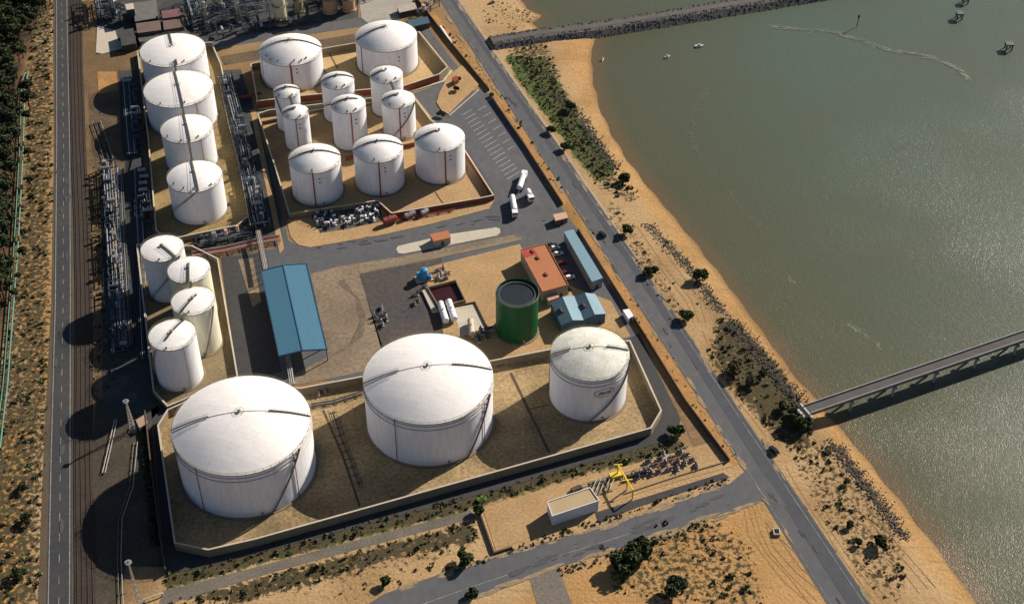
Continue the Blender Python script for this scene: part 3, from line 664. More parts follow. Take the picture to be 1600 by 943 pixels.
# channels on the near bund floor
def ribbon(name,pts,w_,z,mat): b=MB(); mark(b,pts,w_,z); o=b.build(name,mat,smooth=False); o['kind']='structure'; return o
ribbon('drain_channel',[(798,582),(826,640),(858,706)],1.1,.18,dk); ribbon('drain_channel',[(505,640),(535,710),(562,790)],.8,.18,dk)
ribbon('drain_channel',[(822,640),(865,630)],.5,.19,dk)
ribbon('drain_channel',[(515,84),(528,108)],.7,.18,dk); ribbon('drain_channel',[(680,300),(692,318)],.7,.18,dk)
ribbon('service_road',[(450,596),(560,572),(770,545),(862,530)],4.5,.11,yard)
# ---------------------------------------------------------------- pipes and racks
def pipes(label,path,offs,z,r=.16,mats=(ins,),name='pipeline',sup=6,group=None,supmat=dsteel,beam=True):
    q=P(path,z); T=thing(name,label,'pipes',(q[0].x,q[0].y,0),group)
    for k,o_ in enumerate(offs):
        b=MB(); pp=[]
        for i,p in enumerate(q):
            a=q[max(i-1,0)]; c=q[min(i+1,len(q)-1)]; d=(c-a).normalized(); n=Vector((-d.y,d.x,0)); pp.append(p+n*o_)
        for i in range(len(pp)-1): b.cyl(pp[i],pp[i+1],r*(1+.35*((k*7)%3-1)),8)
        b.build('pipe',mats[k%len(mats)],T)
    tot=sum((q[i+1]-q[i]).length for i in range(len(q)-1)); s=1.0; wd=max(offs)-min(offs)+.8; mid=(max(offs)+min(offs))/2
    while s<tot and sup:
        b=MB()
        p=along(q,s); p2=along(q,s+.3); d=(p2-p).normalized() if (p2-p).length>1e-4 else Vector((0,1,0)); n=Vector((-d.y,d.x,0)); c=p+n*mid
        zt=z-r-.1; b.beam(Vector((c.x,c.y,zt))-n*wd/2,Vector((c.x,c.y,zt))+n*wd/2,.25)
        for sg in(-1,1):
            e=c+n*sg*wd/2; b.beam((e.x,e.y,0),(e.x,e.y,zt),.22)
        s+=sup; b.build('support_frame',supmat,T,smooth=False)
    return T
rn=random.Random(3)
fr=lambda a,b_,n:[a+(b_-a)*i/(n-1) for i in range(n)]
pipes('pair of pale green pipes on short posts along the edge of the pine wood',[(42,113),(36,132),(33,236),(28,330),(25,380),(18,472),(8,600),(-4,700)],(-.8,.8),1.3,.33,(pgreen,),sup=5,supmat=pgreen)
pipes('broad dark pipe rack running between the left tank row and the wide tanks',[(352,118),(368,190),(388,270),(404,350)],fr(-3.4,2.6,8),3.0,.22,(grey_m,dsteel,dsteel,teal_d,grey_m,dsteel),'pipe_rack',6)
pipes('dense pipe rack in the shade left of the tank rows, far end',[(196,120),(200,170),(206,240)],fr(-2,2,6),2.2,.22,(dsteel,grey_m,dsteel),'pipe_rack',5)
pipes('dense pipe rack in the shade beside the service road',[(186,262),(188,330),(192,400),(196,470),(200,540)],fr(-4.5,1.5,9),2.4,.24,(grey_m,dsteel,conc,dsteel,ins),'pipe_rack',6)
pipes('pipe run between the service road and the slim cluster',[(213,262),(216,330),(220,400),(222,480),(226,560)],fr(-1.5,1.5,5),1.2,.2,(dsteel,ins,dsteel),'pipe_rack',6)
pipes('row of red and grey pipes in front of the nearest left row tank',[(300,398),(350,390),(402,378),(438,372)],fr(-2,2.2,6),1.5,.2,(red_p,grey_m,peach,red_p),'pipe_rack',5)
pipes('lattice pipe bridge leading to the blue roofed shed',[(403,360),(410,392),(416,424)],fr(-.9,.9,4),4.5,.2,(ins,peach,ins),'pipe_rack',4)
pipes('grey pipe bridge behind the largest tank leading from the blue roofed shed',[(449,556),(453,580),(456,600)],fr(-.7,.7,3),3.0,.25,(ins,),'pipe_rack',5)
pipes('pipe bundle crossing the near bund from the valve pit',[(520,640),(532,680),(546,715),(562,760)],(-.8,0,.8),.7,.13,(grey_m,walk_m,conc),sup=4)
pipes('pipe running along the back wall of the near bund to the middle tank',[(486,633),(520,628),(570,612)],(-.8,0,.8),.9,.2,(walk_m,grey_m),sup=4)
pipes('pipes along the service road behind the middle and right near tanks',[(775,570),(820,558),(862,548)],(-.8,0,.8),.8,.2,(dk,grey_m),sup=4)
pipes('red firewater pipe along the front of the medium domed tanks',[(612,346),(650,340),(700,330),(712,327)],(0,.7),.9,.2,(red_p,),sup=5)
pipes('dark red pipe band crossing between the wide tank and the pipe rack',[(350,158),(380,152),(408,146)],(-.6,.2,.9),2.4,.3,(red_w,),sup=6)
pipes('pale pipe beside the railway near the lattice mast',[(179,655),(170,695),(160,738)],(0,.9),.8,.22,(conc_l,ins),sup=5)
pipes('pipes slanting across the shaded ground by the back tanks',[(150,190),(162,225),(170,250)],(-2,0,2),.9,.2,(conc,dsteel,conc),sup=6)
pipes('pipe bundle running beside the perimeter road left of the largest tank',[(212,690),(205,760),(188,810),(186,870),(190,955)],(-.6,.6),.6,.15,(conc,grey_m),sup=6)
pipes('brown pipe run across the pipe yard by the white building',[(905,760),(960,745),(1040,722),(1080,710)],(-.6,.6),1.0,.16,(rust,grey_m),sup=5)
# valve / pump units
def pump_proto(label,group,mats,name='pump_unit',big=1.0):
    T=thing(name,label,'pump',(0,0,0),group); s=big
    b=MB(); b.box((0,0,.0),(2.6*s,1.2*s,.3*s)); b.build('plinth',conc_l,T,smooth=False)
    b=MB(); b.cyl((-1.1*s,0,.95*s),(.2*s,0,.95*s),.45*s,12); b.build('motor',mats[0],T)
    b=MB(); b.cyl((.35*s,0,.9*s),(1.0*s,0,.9*s),.6*s,12); b.cyl((.7*s,0,.9*s),(.7*s,0,2.2*s),.2*s,8); b.cyl((1*s,0,.9*s),(1.9*s,0,.9*s),.2*s,8); b.build('casing',mats[1],T)
    return T
def hide_proto(o,loc,rz): o.location=loc; o.rotation_euler=(0,0,rz)
clusters=[
 ('grey pump unit in the pump yard in front of the left medium domed tank',[(498,335),(507,340),(500,348),(513,333),(517,347),(508,352),(524,340),(493,342),(504,345),(510,338),(519,336),(496,349),(514,354),(528,348),(534,343),(521,353)],(white,dsteel),1.25),
 ('silver topped pump unit in the tight bank right of the pump yard',[(562,335),(568,331),(574,328),(580,327),(586,330),(564,342),(571,340),(578,338),(584,338),(590,335),(572,322),(580,320),(556,345),(548,350),(541,352),(568,348),(576,345),(584,344),(552,341),(560,330),(588,324),(566,326),(546,344)],(white,dsteel),1.15),
 ('dark pump unit standing alone on the asphalt apron',[(596,482),(600,492),(592,500),(604,500),(598,508),(588,494)],(dsteel,grey_m),1.0),
 ('small dark valve unit by the red bottomed pit',[(650,462),(654,470),(648,475),(656,456),(662,450)],(dsteel,conc),.9),
 ('valve unit with silver pipework beside the blue machine',[(683,424),(690,430),(694,420),(700,428),(696,436),(686,436)],(ins,peach),1.0),
 ('dark valve unit in the pit behind the near bund',[(486,612),(494,610),(502,606),(508,611),(516,604),(524,600),(498,616)],(dsteel,ins),1.0),
 ('rusty pipe stack unit in the pipe yard by the branch road',[(1012,722),(1022,728),(1030,718),(1040,724),(1050,716),(1060,722),(1046,734),(1058,732),(1070,724),(1028,738),(1018,740),(1072,712),(1036,708),(1064,706),(1080,720),(1088,728)],(rust,grey_m),1.0),
 ('black valve unit in the row beside the yellow gantry',[(984,748),(990,746),(996,744),(1002,741),(1008,738)],(green_r,dsteel),1.1),
 ('shaded pump unit in the corner in front of the nearest left row tank',[(316,374),(326,371),(336,370),(346,366),(358,364),(370,362),(382,360),(392,352)],(ins,dsteel),1.1),
 ('dark pump unit standing in shade between the green tank and the big middle tank',[(752,520),(760,528),(764,516),(748,532)],(dsteel,dsteel),1.3),
]
for (lab,pts,mt,bg_) in clusters:
    grp=lab.replace('unit','units'); rr=random.Random(len(lab)); pr=None
    for (x,y) in pts:
        q=G(x,y); q.z=.17; a=rr.choice((0,1.57,3.14,-1.57))+.25
        if pr is None: pr=pump_proto(lab,grp,mt,'pump_unit',bg_); pr.location=q; pr.rotation_euler=(0,0,a)
        else: dup(pr,q,a)
def vessel(label,a,b_,r,mat,bands=True,name='pressure_vessel',z=None):
    a=G(*a); b_=G(*b_); z=z or r+.6; T=thing(name,label,'vessel',(a.x,a.y,0)); A=Vector((a.x,a.y,z)); B=Vector((b_.x,b_.y,z)); d=(B-A).normalized()
    mb=MB(); mb.cyl(A,B,r,20); mb.cyl(A,A-d*r*.35,r*.98,20,r*.4); mb.cyl(B+d*r*.35,B,r*.4,20,r*.98); mb.build('body',mat,T)
    mb=MB()
    for f in(.2,.8): c=A.lerp(B,f); mb.box((c.x,c.y,.15),(r*1.4,.5,z-r*.6),math.atan2(d.y,d.x)+math.pi/2)
    mb.build('saddle',conc,T,smooth=False)
    if bands:
        mb=MB()
        for f in(.1,.3,.5,.7,.9): c=A.lerp(B,f); mb.cyl(c,c+d*.12,r+.03,20)
        mb.build('band',grey_m,T)
    mb=MB(); c=A.lerp(B,.5); mb.cyl((c.x,c.y,z+r*.9),(c.x,c.y,z+r+.5),.3,10); mb.build('nozzle',grey_m,T)
vessel('left of the two white horizontal vessels beside the sand yard',(697,507),(688,479),1.35,white)
vessel('right of the two white horizontal vessels beside the sand yard',(710,504),(701,476),1.35,white)
vessel('dark red horizontal vessel at the end of the pump yard',(600,352),(619,346),1.5,red_p)
vessel('silver ribbed horizontal vessel, longer of the two by the wall',(633,343),(648,337),1.2,ins)
vessel('short silver horizontal vessel at the right of its ribbed neighbour',(659,338),(668,333),1.2,ins,False)
vessel('pale grey drum lying behind the big middle tank',(737,527),(735,505),1.2,conc_l,False)
# blue machine
q=G(662,436); T=thing('process_skid','bright blue machine on a skid at the head of the pit','machine',q)
b=MB(); b.box((q.x,q.y,.1),(7,4,.4),.3); b.build('base_frame',conc_l,T,smooth=False)
b=MB(); b.cyl((q.x+.3,q.y,.5),(q.x+.3,q.y,5.2),1.5,16); b.cyl((q.x+.3,q.y,5.2),(q.x+.3,q.y,5.8),1.5,16,.4); b.build('vertical_vessel',M('machine_blue',(.05,.27,.5),None,.5,.5,3,.2),T)
b=MB(); b.box((q.x-2,q.y+.3,.5),(1.4,1.8,2.6),.3); b.box((q.x+2.4,q.y-.3,.5),(1.2,1.4,2),.3); b.build('cabinet',MATS['machine_blue'],T,smooth=False)
b=MB(); b.beam((q.x+1,q.y,3),(q.x+4,q.y+1,3),.3); b.beam((q.x+4,q.y+1,3),(q.x+4,q.y+1,0),.3); b.build('pipe',ins,T,smooth=False)
# pit
b=MB(); pit=[(668,448),(712,437),(727,468),(686,479)]
sheet('pit_floor',pit,.16,pitm)
lowwall('low concrete rim wall around the dark red bottomed pit',pit+[pit[0]],1.6,.4,conc,'pit_wall')
lowwall('long concrete plinth beside the pit',[(664,452),(680,486)],.9,2.4,conc_l,'plinth')
lowwall('thin dark kerb wall around the pale pad right of the white vessels',[(706,478),(742,471),(762,512)],.8,.35,dk,'kerb_wall')
yardsheet('pale_pad',[(708,481),(742,474),(760,515),(720,525)],.17,conc_l)
# ---------------------------------------------------------------- buildings
def ridge_building(label,rp,h,ridge,rmat,wmat,edge=None,name='shed',openside=False,cat='building',over=.6,rows=1):
    """rp: 4 eave corners in photo order (back-left, back-right, front-right, front-left) at height h; ridge runs back to front"""
    q=[G(x,y,h) for x,y in rp]; T=thing(name,label,cat,(q[3].x,q[3].y,0)); c=sum(q,Vector())/4
    A=(q[0]+q[1])/2; B=(q[2]+q[3])/2; A.z=B.z=h+ridge
    b=MB(); th=Vector((0,0,.18))
    if ridge>0:
        vs=[q[0],A,B,q[3],q[1],q[2]]; vs=vs+[v-th for v in vs]
        b.add(vs,[(0,3,2,1),(1,2,5,4),(6,7,8,9),(7,10,11,8),(0,6,9,3),(4,5,11,10),(0,1,7,6),(1,4,10,7),(3,9,8,2),(2,8,11,5)])
    else: b.prism([(p.x,p.y) for p in q],h-.2,h+.05)
    b.build('roof',rmat,T,smooth=False)
    if edge:
        b=MB(); m=[p+Vector((0,0,-.1)) for p in q]
        for i in (0,1,2,3):
            a_,b__=m[i],m[(i+1)%4]
            if i in(0,2) and ridge>0:
                mid=(a_+b__)/2+Vector((0,0,ridge)); b.beam(a_,mid,.35,.6); b.beam(mid,b__,.35,.6)
            else: b.beam(a_,b__,.35,.6)
        b.build('fascia',edge,T,smooth=False)
        b=MB(); b.beam(A+Vector((0,0,.1)),B+Vector((0,0,.1)),.5,.2); b.build('ridge_cap',rmat,T,smooth=False)
    ins_=[c+(p-c)*(1-over/(p-c).length) for p in q]
    if openside:
        L=(ins_[3]-ins_[0]).length; k=max(3,int(L/7))
        for a_,b__ in ((ins_[0],ins_[3]),(ins_[1],ins_[2])):
            for i in range(k+1):
                b=MB(); p=a_.lerp(b__,i/k); b.beam((p.x,p.y,0),(p.x,p.y,h-.2),.35); b.build('post',wmat,T,smooth=False)
            b=MB(); b.beam((a_.x,a_.y,h-.5),(b__.x,b__.y,h-.5),.3,.5); b.build('eaves_beam',wmat,T,smooth=False)
    else:
        b=MB(); b.prism([(p.x,p.y) for p in ins_],0,h-.19)
        if ridge>0:
            a_,b__=ins_[0],ins_[1]; 
            for a_,b__ in((ins_[0],ins_[1]),(ins_[2],ins_[3])):
                mid=(a_+b__)/2; b.add([(a_.x,a_.y,h-.2),(b__.x,b__.y,h-.2),(mid.x,mid.y,h+ridge-.25)],[(0,1,2)])
        b.build('wall',wmat,T,smooth=False)
        # windows and a door on the camera facing wall
        a_,b__=ins_[3],ins_[2]; d=(b__-a_); L=d.length; d=d/L; n=Vector((d.y,-d.x,0)); 
        if n.y>0: n=-n
        k=max(1,int(L/4)) if rows else 0
        for i in range(k):
            p=a_+d*(L*(i+.5)/k)+n*.06; bb=MB(); zz=(0.1,2.2) if i==k//2 else (1.2,min(2.6,h-.6))
            bb.beam((p.x-d.x*.6,p.y-d.y*.6,(zz[0]+zz[1])/2),(p.x+d.x*.6,p.y+d.y*.6,(zz[0]+zz[1])/2),.08,zz[1]-zz[0])
            bb.build('door' if i==k//2 else 'window',dk if i==k//2 else glass,T,smooth=False)
    return T,q
T,q=ridge_building('big shed with a long blue gabled roof in the middle of the site',[(408,423),(479,412),(511,545),(436,556)],6.5,1.2,blue_rf,blue_d,blue_d,'loading_shed',openside=True)
T,q=ridge_building('long narrow shed with a pale blue roof beside the coast road wall',[(881,362),(896,358),(942,434),(925,440)],5.0,0,lblue,grey_m,None,'narrow_shed',over=.25)
T,q=ridge_building('flat terracotta roofed office beside the green tank',[(813,391),(853,381),(888,445),(848,456)],5.6,0,redroof,wall_c,None,'office_building',over=.3)
b=MB(); z=4.3
z=5.7
pp=[G(x,y,z) for x,y in((813,391),(832,386),(840,397),(821,402))]; b.prism([(p.x,p.y) for p in pp],5.66,5.74); b.build('roof_patch',redroof2,T,smooth=False)
for (x,y) in((832,392),(840,402),(853,428)):
    p=G(x,y,6); b=MB(); b.box((p.x,p.y,5.66),(.9,2.0,.6),.45); b.build('rooflight',red_w,T,smooth=False)
b=MB(); 
wallmesh(b,[(p.x,p.y) for p in q],.22,5.66,5.95,True); b.build('parapet',redroof,T,smooth=False)
T,q=ridge_building('pink flat roofed annex joining the office to the blue grey workshop',[(851,458),(868,454),(874,464),(857,470)],3.2,0,M('pink_roof',(.55,.30,.22),None,.85,.3,2,.2),wall_c,None,'annex',over=.2)
# blue grey workshop: two gabled bays
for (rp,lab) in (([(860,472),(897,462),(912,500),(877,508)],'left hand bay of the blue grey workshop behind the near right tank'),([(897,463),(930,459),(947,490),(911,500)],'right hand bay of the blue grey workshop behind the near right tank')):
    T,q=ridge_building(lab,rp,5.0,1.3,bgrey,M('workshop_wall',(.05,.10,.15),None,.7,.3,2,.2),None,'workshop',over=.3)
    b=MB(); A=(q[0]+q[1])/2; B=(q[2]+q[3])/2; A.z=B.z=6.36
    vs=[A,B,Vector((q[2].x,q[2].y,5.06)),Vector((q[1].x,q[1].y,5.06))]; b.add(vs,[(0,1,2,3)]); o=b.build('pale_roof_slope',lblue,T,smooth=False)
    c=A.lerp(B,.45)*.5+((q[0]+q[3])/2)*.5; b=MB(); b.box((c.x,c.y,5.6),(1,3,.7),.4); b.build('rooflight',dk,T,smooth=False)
T,q=ridge_building('small white walled building with a flat tan roof by the branch road',[(855,784),(922,762),(936,782),(863,806)],5.0,0,flat_t,wall_w,None,'pump_house',over=.1,rows=0)
b=MB(); wallmesh(b,[(p.x,p.y) for p in q],.3,5.06,5.35,True); b.build('parapet',wall_w,T,smooth=False)
T,q=ridge_building('gatehouse with orange roof on the traffic island',[(671,366),(700,360),(705,371),(678,377)],3.4,0,redroof,wall_c,None,'gatehouse',over=.3)
T,q=ridge_building('small peach roofed kiosk at the site entrance by the coast road',[(864,335),(884,331),(888,340),(868,345)],2.8,0,peach,M('kiosk_wall',(.18,.12,.09),None,.8,.5,2,.2),None,'kiosk',over=.3)
T,q=ridge_building('tiny white cabin against the boundary wall beside the near right tank',[(973,484),(983,482),(990,493),(982,498)],2.6,0,white,wall_w,None,'cabin',over=.1)
T,q=ridge_building('red hut beside the sandy mound near the back tanks',[(706,122),(713,118),(717,123),(710,128)],2.6,0,red_p,red_w,None,'hut',over=.1)
lowwall('short dark wall stub behind the small white building',[(893,764),(908,758)],1.2,1.5,dk,'wall_stub')
lowwall('dark edged retaining wall at the left end of the sand pad',[(748,795),(772,862),(800,853)],1.0,.5,dk,'retaining_wall')
yardsheet('sand_pad',[(754,793),(860,760),(1060,705),(1110,690),(1146,728),(1080,745),(960,782),(860,825),(775,860)],.10,sand_i)
yardsheet('asphalt_strip',[(930,800),(1130,738),(1140,745),(1000,790),(935,815)],.14,asph)
lowwall('pale kerb wall between the pipe yard and the asphalt strip',[(975,770),(1060,742),(1140,718)],.5,.4,conc,'kerb_wall')
# yellow gantry
A=G(968,728,5); T=thing('gantry','bright yellow pipe gantry standing in the pipe yard','gantry',(A.x,A.y,0))
b=MB(); p1=G(966,727,5); p2=G(989,765,5); b.beam(p1,p2,.45); b.beam(p1+Vector((-1.5,.3,0)),p1+Vector((1.5,.6,0)),.35); m_=p1.lerp(p2,.62); b.beam(m_+Vector((-1.8,0,0)),m_+Vector((1.8,.6,0)),.35); b.build('boom',yel,T,smooth=False)
for p in(p1,m_,p2): b=MB(); b.beam((p.x,p.y,.1),(p.x,p.y,5),.4); b.build('leg',yel,T,smooth=False)
b=MB(); c=G(962,744); b.box((c.x,c.y,.15),(4.5,2.2,1.2),.35); b.build('housing',yel,T,smooth=False)
# grating platform next to the white building
c=G(938,760); T=thing('steel_platform','pale steel framed platform between the white building and the gantry','platform',(c.x,c.y,0))
b=MB(); b.box((c.x,c.y,.2),(6.5,6.5,.25),.35); b.build('deck',conc,T,smooth=False)
b=MB()
for i in range(5): b.beam((c.x-3+i*1.5,c.y-2.6,1.2),(c.x-1.2+i*1.5,c.y+2.6,1.2),.25)
b.build('beam',conc_l,T,smooth=False)
# refinery buildings at the top
def blk(label,rp,h,rm,wm_,name='plant_building'): 
    return ridge_building(label,rp,h,0,rm,wm_,None,name,over=.15)
blk('brown roofed plant building, front left of a block of four',[(212,37),(250,32),(252,47),(215,52)],5,brick,teal_d)
blk('brown roofed plant building, front right of a block of four',[(254,31),(286,27),(288,42),(256,47)],5,brick,teal_d)
blk('reddish roofed plant building, back right of a block of four',[(252,17),(284,13),(285,25),(254,29)],6,M('maroon_roof',(.2,.1,.1),None,.9,.3,2,.3),teal_d)
blk('grey roofed plant building with a white end, back left of a block of four',[(208,5),(244,0),(247,28),(211,34)],4,M('grey_roof',(.16,.16,.15),None,.9,.3,2,.3),teal_d)
blk('small square pale roofed cabin left of the plant block',[(195,7),(208,5),(210,14),(198,16)],8,conc_l,teal_d)
blk('long low dark building along the refinery road',[(186,48),(210,44),(213,68),(190,72)],4,teal_d,teal_d)
blk('long dark plant building in front of the brown roofs',[(214,54),(288,42),(296,52),(218,66)],3,M('slate_roof',(.11,.12,.12),None,.9,.3,2,.3),teal_d)
blk('low blue roofed unit beside the back right wide tank',[(636,32),(668,26),(672,36),(640,43)],3,bgrey,teal_d)
blk('small pale shed at the corner of the refinery by the coast road',[(620,10),(648,4),(652,14),(624,20)],3,M('shed_beige',(.42,.38,.3),None,.9,.3,2,.2),teal_d)
rn=random.Random(11)
colspec=[('tall cream process column nearest the refinery road',(440,36),3.3,24,M('column_cream',(.50,.46,.32),None,.7,.3,2,.2)),
 ('olive process column right of the tall cream one',(468,18),2.4,16,M('column_olive',(.28,.26,.16),None,.7,.3,2,.2)),
 ('peach silo, left of a pair behind the refinery road',(516,18),3.6,18,M('silo_peach',(.42,.27,.17),None,.7,.3,2,.2)),
 ('peach silo, right of a pair behind the refinery road',(546,15),3.4,16,M('silo_peach2',(.46,.30,.19),None,.7,.3,2,.2)),
 ('slim silver column left of the cream column',(372,34),1.0,14,ins),('slim silver column among dark plant',(345,22),.9,16,ins),
 ('slim dark column at the left of the dark plant',(322,36),1.1,12,grey_m),('slim silver column beside the plant cabin',(178,28),1.0,14,ins)]
for lab,(x,y),r,h,mt in colspec:
    p=G(x,y); T=thing('process_column',lab,'column',p); b=MB(); b.lathe([(r+.5,0),(r+.5,1.2),(r,1.2),(r,h),(r*.8,h+r*.3),(0,h+r*.45)],28,(p.x,p.y)); b.build('shell',mt,T)
    b=MB()
    for z in (h*.45,h*.8): b.ring(r,z,.9,.12,28,(p.x,p.y)); b.ring(r+.8,z+1,.07,.07,28,(p.x,p.y))
    b.build('platform',rail_m,T,smooth=False)
    b=MB(); b.cyl((p.x+r+.2,p.y,0),(p.x+r+.2,p.y,h),.2,8); b.build('riser_pipe',grey_m,T)
def rack(label,a,b_,w_,lv,mats,seed):
    A=G(*a);B=G(*b_); d=(B-A); L=d.length; d/=L; n=Vector((-d.y,d.x,0)); T=thing('process_rack',label,'plant structure',(A.x,A.y,0)); rn=random.Random(seed)
    b=MB(); k=max(2,int(L/6))
    for i in range(k+1):
        for s in(-1,1):
            p=A+d*(L*i/k)+n*s*w_/2; b.beam((p.x,p.y,0),(p.x,p.y,lv[-1]+1.5),.35)
        for z in lv: 
            p=A+d*(L*i/k); b.beam((p.x-n.x*w_/2,p.y-n.y*w_/2,z),(p.x+n.x*w_/2,p.y+n.y*w_/2,z),.35)
    for z in lv:
        for s in (-1,1): b.beam((A.x+n.x*s*w_/2,A.y+n.y*s*w_/2,z),(B.x+n.x*s*w_/2,B.y+n.y*s*w_/2,z),.3)
    b.build('frame',dsteel,T,smooth=False)
    for z in lv:
        for i in range(int(w_/1.1)):
            o_=n*(-w_/2+.6+i*1.1); b=MB(); f0,f1=sorted((rn.random()*.4,.6+rn.random()*.4)); b.cyl(Vector((A.x,A.y,z+.45))+d*L*f0+o_,Vector((A.x,A.y,z+.45))+d*L*f1+o_,rn.uniform(.16,.34),8); b.build('pipe',rn.choice(mats),T)
    for i in range(int(L/5)):
        p=A+d*(L*(i+.5)/(L/5))+n*rn.uniform(-w_/3,w_/3); b=MB(); z=rn.choice(lv)
        if rn.random()<.5: b.cyl((p.x,p.y,z+.2),(p.x,p.y,z+rn.uniform(2,4)),rn.uniform(.6,1.1),12)
        else: b.cyl(Vector((p.x,p.y,z+1.3))-n*1.8,Vector((p.x,p.y,z+1.3))+n*1.8,.8,12)
        b.build('exchanger',rn.choice(mats),T)
ms=(dsteel,dsteel,ins,grey_m,teal_d,dsteel)
rack('dark multi level pipe structure at the left edge of the refinery',(160,-4),(166,34),8,(4,8),ms,1)
rack('dark pipe structure with silver pipes behind the far left wide tank',(296,2),(312,48),6,(4,8),(ins,grey_m,dsteel),2)
rack('long dark process structure behind the refinery road, left part',(322,12),(420,-2),10,(4,9),ms,3)
rack('dark process structure in front of the silver columns',(330,36),(420,22),8,(4,7),ms,4)
rack('dark low pipe structure along the refinery road',(340,56),(500,32),5,(2.5,),(dsteel,dsteel,teal_d,grey_m),5)
rack('dark process structure between the columns and silos',(478,6),(600,-14),9,(4,8),ms,6)
rack('steel pipe structure at the refinery corner near the coast road',(655,26),(682,8),4,(3,),(ins,grey_m,peach),7)
rack('shaded pipe structure left of the plant block',(172,22),(196,30),7,(3,6),ms,8)
# lattice masts
def mast(label,base,top_h,w0=3.2):
    p=G(*base); T=thing('lattice_mast',label,'mast',p); b=MB(); c=Vector((p.x,p.y,0)); N=9
    cr=lambda f:[c+Vector((sx*w0/2*(1-.85*f),sy*w0/2*(1-.85*f),top_h*f)) for sx,sy in((-1,-1),(1,-1),(1,1),(-1,1))]
    for i in range(N):
        A,B=cr(i/N),cr((i+1)/N)
        for k in range(4): b.beam(A[k],B[k],.16); b.beam(A[k],B[(k+1)%4],.09); b.beam(B[k],B[(k+1)%4],.09)
    b.build('lattice',M('mast_steel',(.45,.44,.40),None,.6,.5,3,.2),T,smooth=False)
    b=MB(); b.ring(.4,top_h-.2,.7,.15,16,(p.x,p.y)); b.cyl((p.x,p.y,top_h),(p.x,p.y,top_h+.9),.22,10); b.build('lamp_head',grey_m,T)
    b=MB(); b.box((p.x,p.y,.0),(w0+1,w0+1,.4)); b.build('foundation',conc,T,smooth=False)
mast('lattice mast with white head standing in shade left of the front slim tank',(208,672),15,1.9)
mast('tall lattice mast at the bottom left beside the perimeter road',(222,955),25,1.3)
b=MB()
# ---------------------------------------------------------------- sheds near mast
T,q=ridge_building('small pale flat roofed hut between the lattice mast and the near bund',[(212,656),(225,648),(231,660),(218,668)],2.4,0,M('hut_tan',(.42,.30,.2),None,.9,.3,2,.3),wall_c,None,'hut',over=.1)
c=G(235,938); T=thing('pipe_barrier','pale horizontal pipe barrier at the bottom left corner','barrier',(c.x,c.y,0))
A=G(225,936,1.2);B=G(254,926,1.2); b=MB(); b.cyl(A,B,.25,10); b.build('rail',conc_l,T); b=MB()
for p in(A,B): b.cyl((p.x,p.y,0),(p.x,p.y,1.4),.25,10)
b.build('post',conc_l,T)
# ---------------------------------------------------------------- vehicles
def car(label,x,y,rz,colour,group=None,van=False):
    p=G(x,y); p.z=.17; T=thing('parked_car',label,'van' if van else 'car',p,group,rz)
    h=1.3 if van else .75; b=MB(); prof=[(-2.15,.35),(2.1,.35),(2.2,.75),(1.2,h+.15),(-2.1,h+.2)] 
    n=len(prof); vs=[(x_,-.88,z) for x_,z in prof]+[(x_,.88,z) for x_,z in prof]; b.add(vs,[tuple(range(n)),tuple(range(n,2*n))[::-1]]+[((i+1)%n,i,i+n,(i+1)%n+n) for i in range(n)]); b.build('body',colour,T,smooth=False)
    b=MB(); pr=[(-1.9,h+.15),(1.0,h+.15),(.35,h+.75),(-1.5,h+.75)]; n=4
    vs=[(x_,-.8+.1*(k>1),z) for k,(x_,z) in enumerate(pr)]+[(x_,.8-.1*(k>1),z) for k,(x_,z) in enumerate(pr)]; b.add(vs,[tuple(range(n)),tuple(range(n,2*n))[::-1]]+[((i+1)%n,i,i+n,(i+1)%n+n) for i in range(n)]); b.build('windows',glass,T,smooth=False)
    b=MB(); b.box((-.6,0,h+.751),(1.75,1.35,.05)); b.build('roof',colour,T,smooth=False)
    for sx in(-1.35,1.35):
        for sy in(-.8,.8): b=MB(); b.cyl((sx,sy-.1,.33),(sx,sy+.1,.33),.33,12); b.build('wheel',tyre,T)
    return T
cw=M('car_white',(.72,.72,.72),None,.3,1,3,.05); cd=M('car_dark',(.02,.022,.03),None,.3,1,3,.05); cr_=M('car_maroon',(.10,.02,.02),None,.3,1,3,.05)
car('black car driving on the coast road level with the long narrow shed',941,368,R(120),cd)
car('dark car pulled off the right edge of the coast road',1209,705,R(120),cd)
car('dark car parked at the top end of the row beside the office',862,385,R(20),cd)
car('white car parked at the top of the row beside the office',867,389,R(20),cw)
car('white car parked second in the row beside the office',872,398,R(20),cw)
car('dark maroon car parked in the middle of the row beside the office',878,413,R(20),cr_)
car('maroon car parked next to the last white car in the office row',884,428,R(20),cr_)
car('white car parked at the near end of the row beside the office',890,435,R(20),cw)
def truck(label,a,b_):
    a=G(*a);b_=G(*b_); d=b_-a; rz=math.atan2(d.y,d.x); L=d.length; T=thing('tanker_truck',label,'truck',Vector((a.x,a.y,.12)),None,rz)
    b=MB(); b.box((L/2,0,.9),(L,1.2,.3)); b.build('chassis',dsteel,T,smooth=False)
    b=MB(); b.cyl((.3,0,2.35),(L-3.2,0,2.35),1.25,18); b.build('tank_body',white,T)
    b=MB(); b.box((L-1.25,0,.7),(2.4,2.45,2.5)); b.build('cab',white,T,smooth=False)
    b=MB(); b.box((L-.02,0,2.0),(.08,2.1,.9)); b.build('windscreen',glass,T,smooth=False)
    for x_ in(1.0,2.3,3.6,L-3.6,L-1.2):
        for s in(-1.05,1.05): b=MB(); b.cyl((x_,s-.16,.5),(x_,s+.16,.5),.5,12); b.build('wheel',tyre,T)
truck('white tanker truck parked pointing away on the parking area',(811,301),(820,275))
truck('white tanker truck parked beside the traffic island end',(800,313),(805,342))
truck('short white truck parked by the boundary wall, right of the other trucks',(824,304),(831,318))
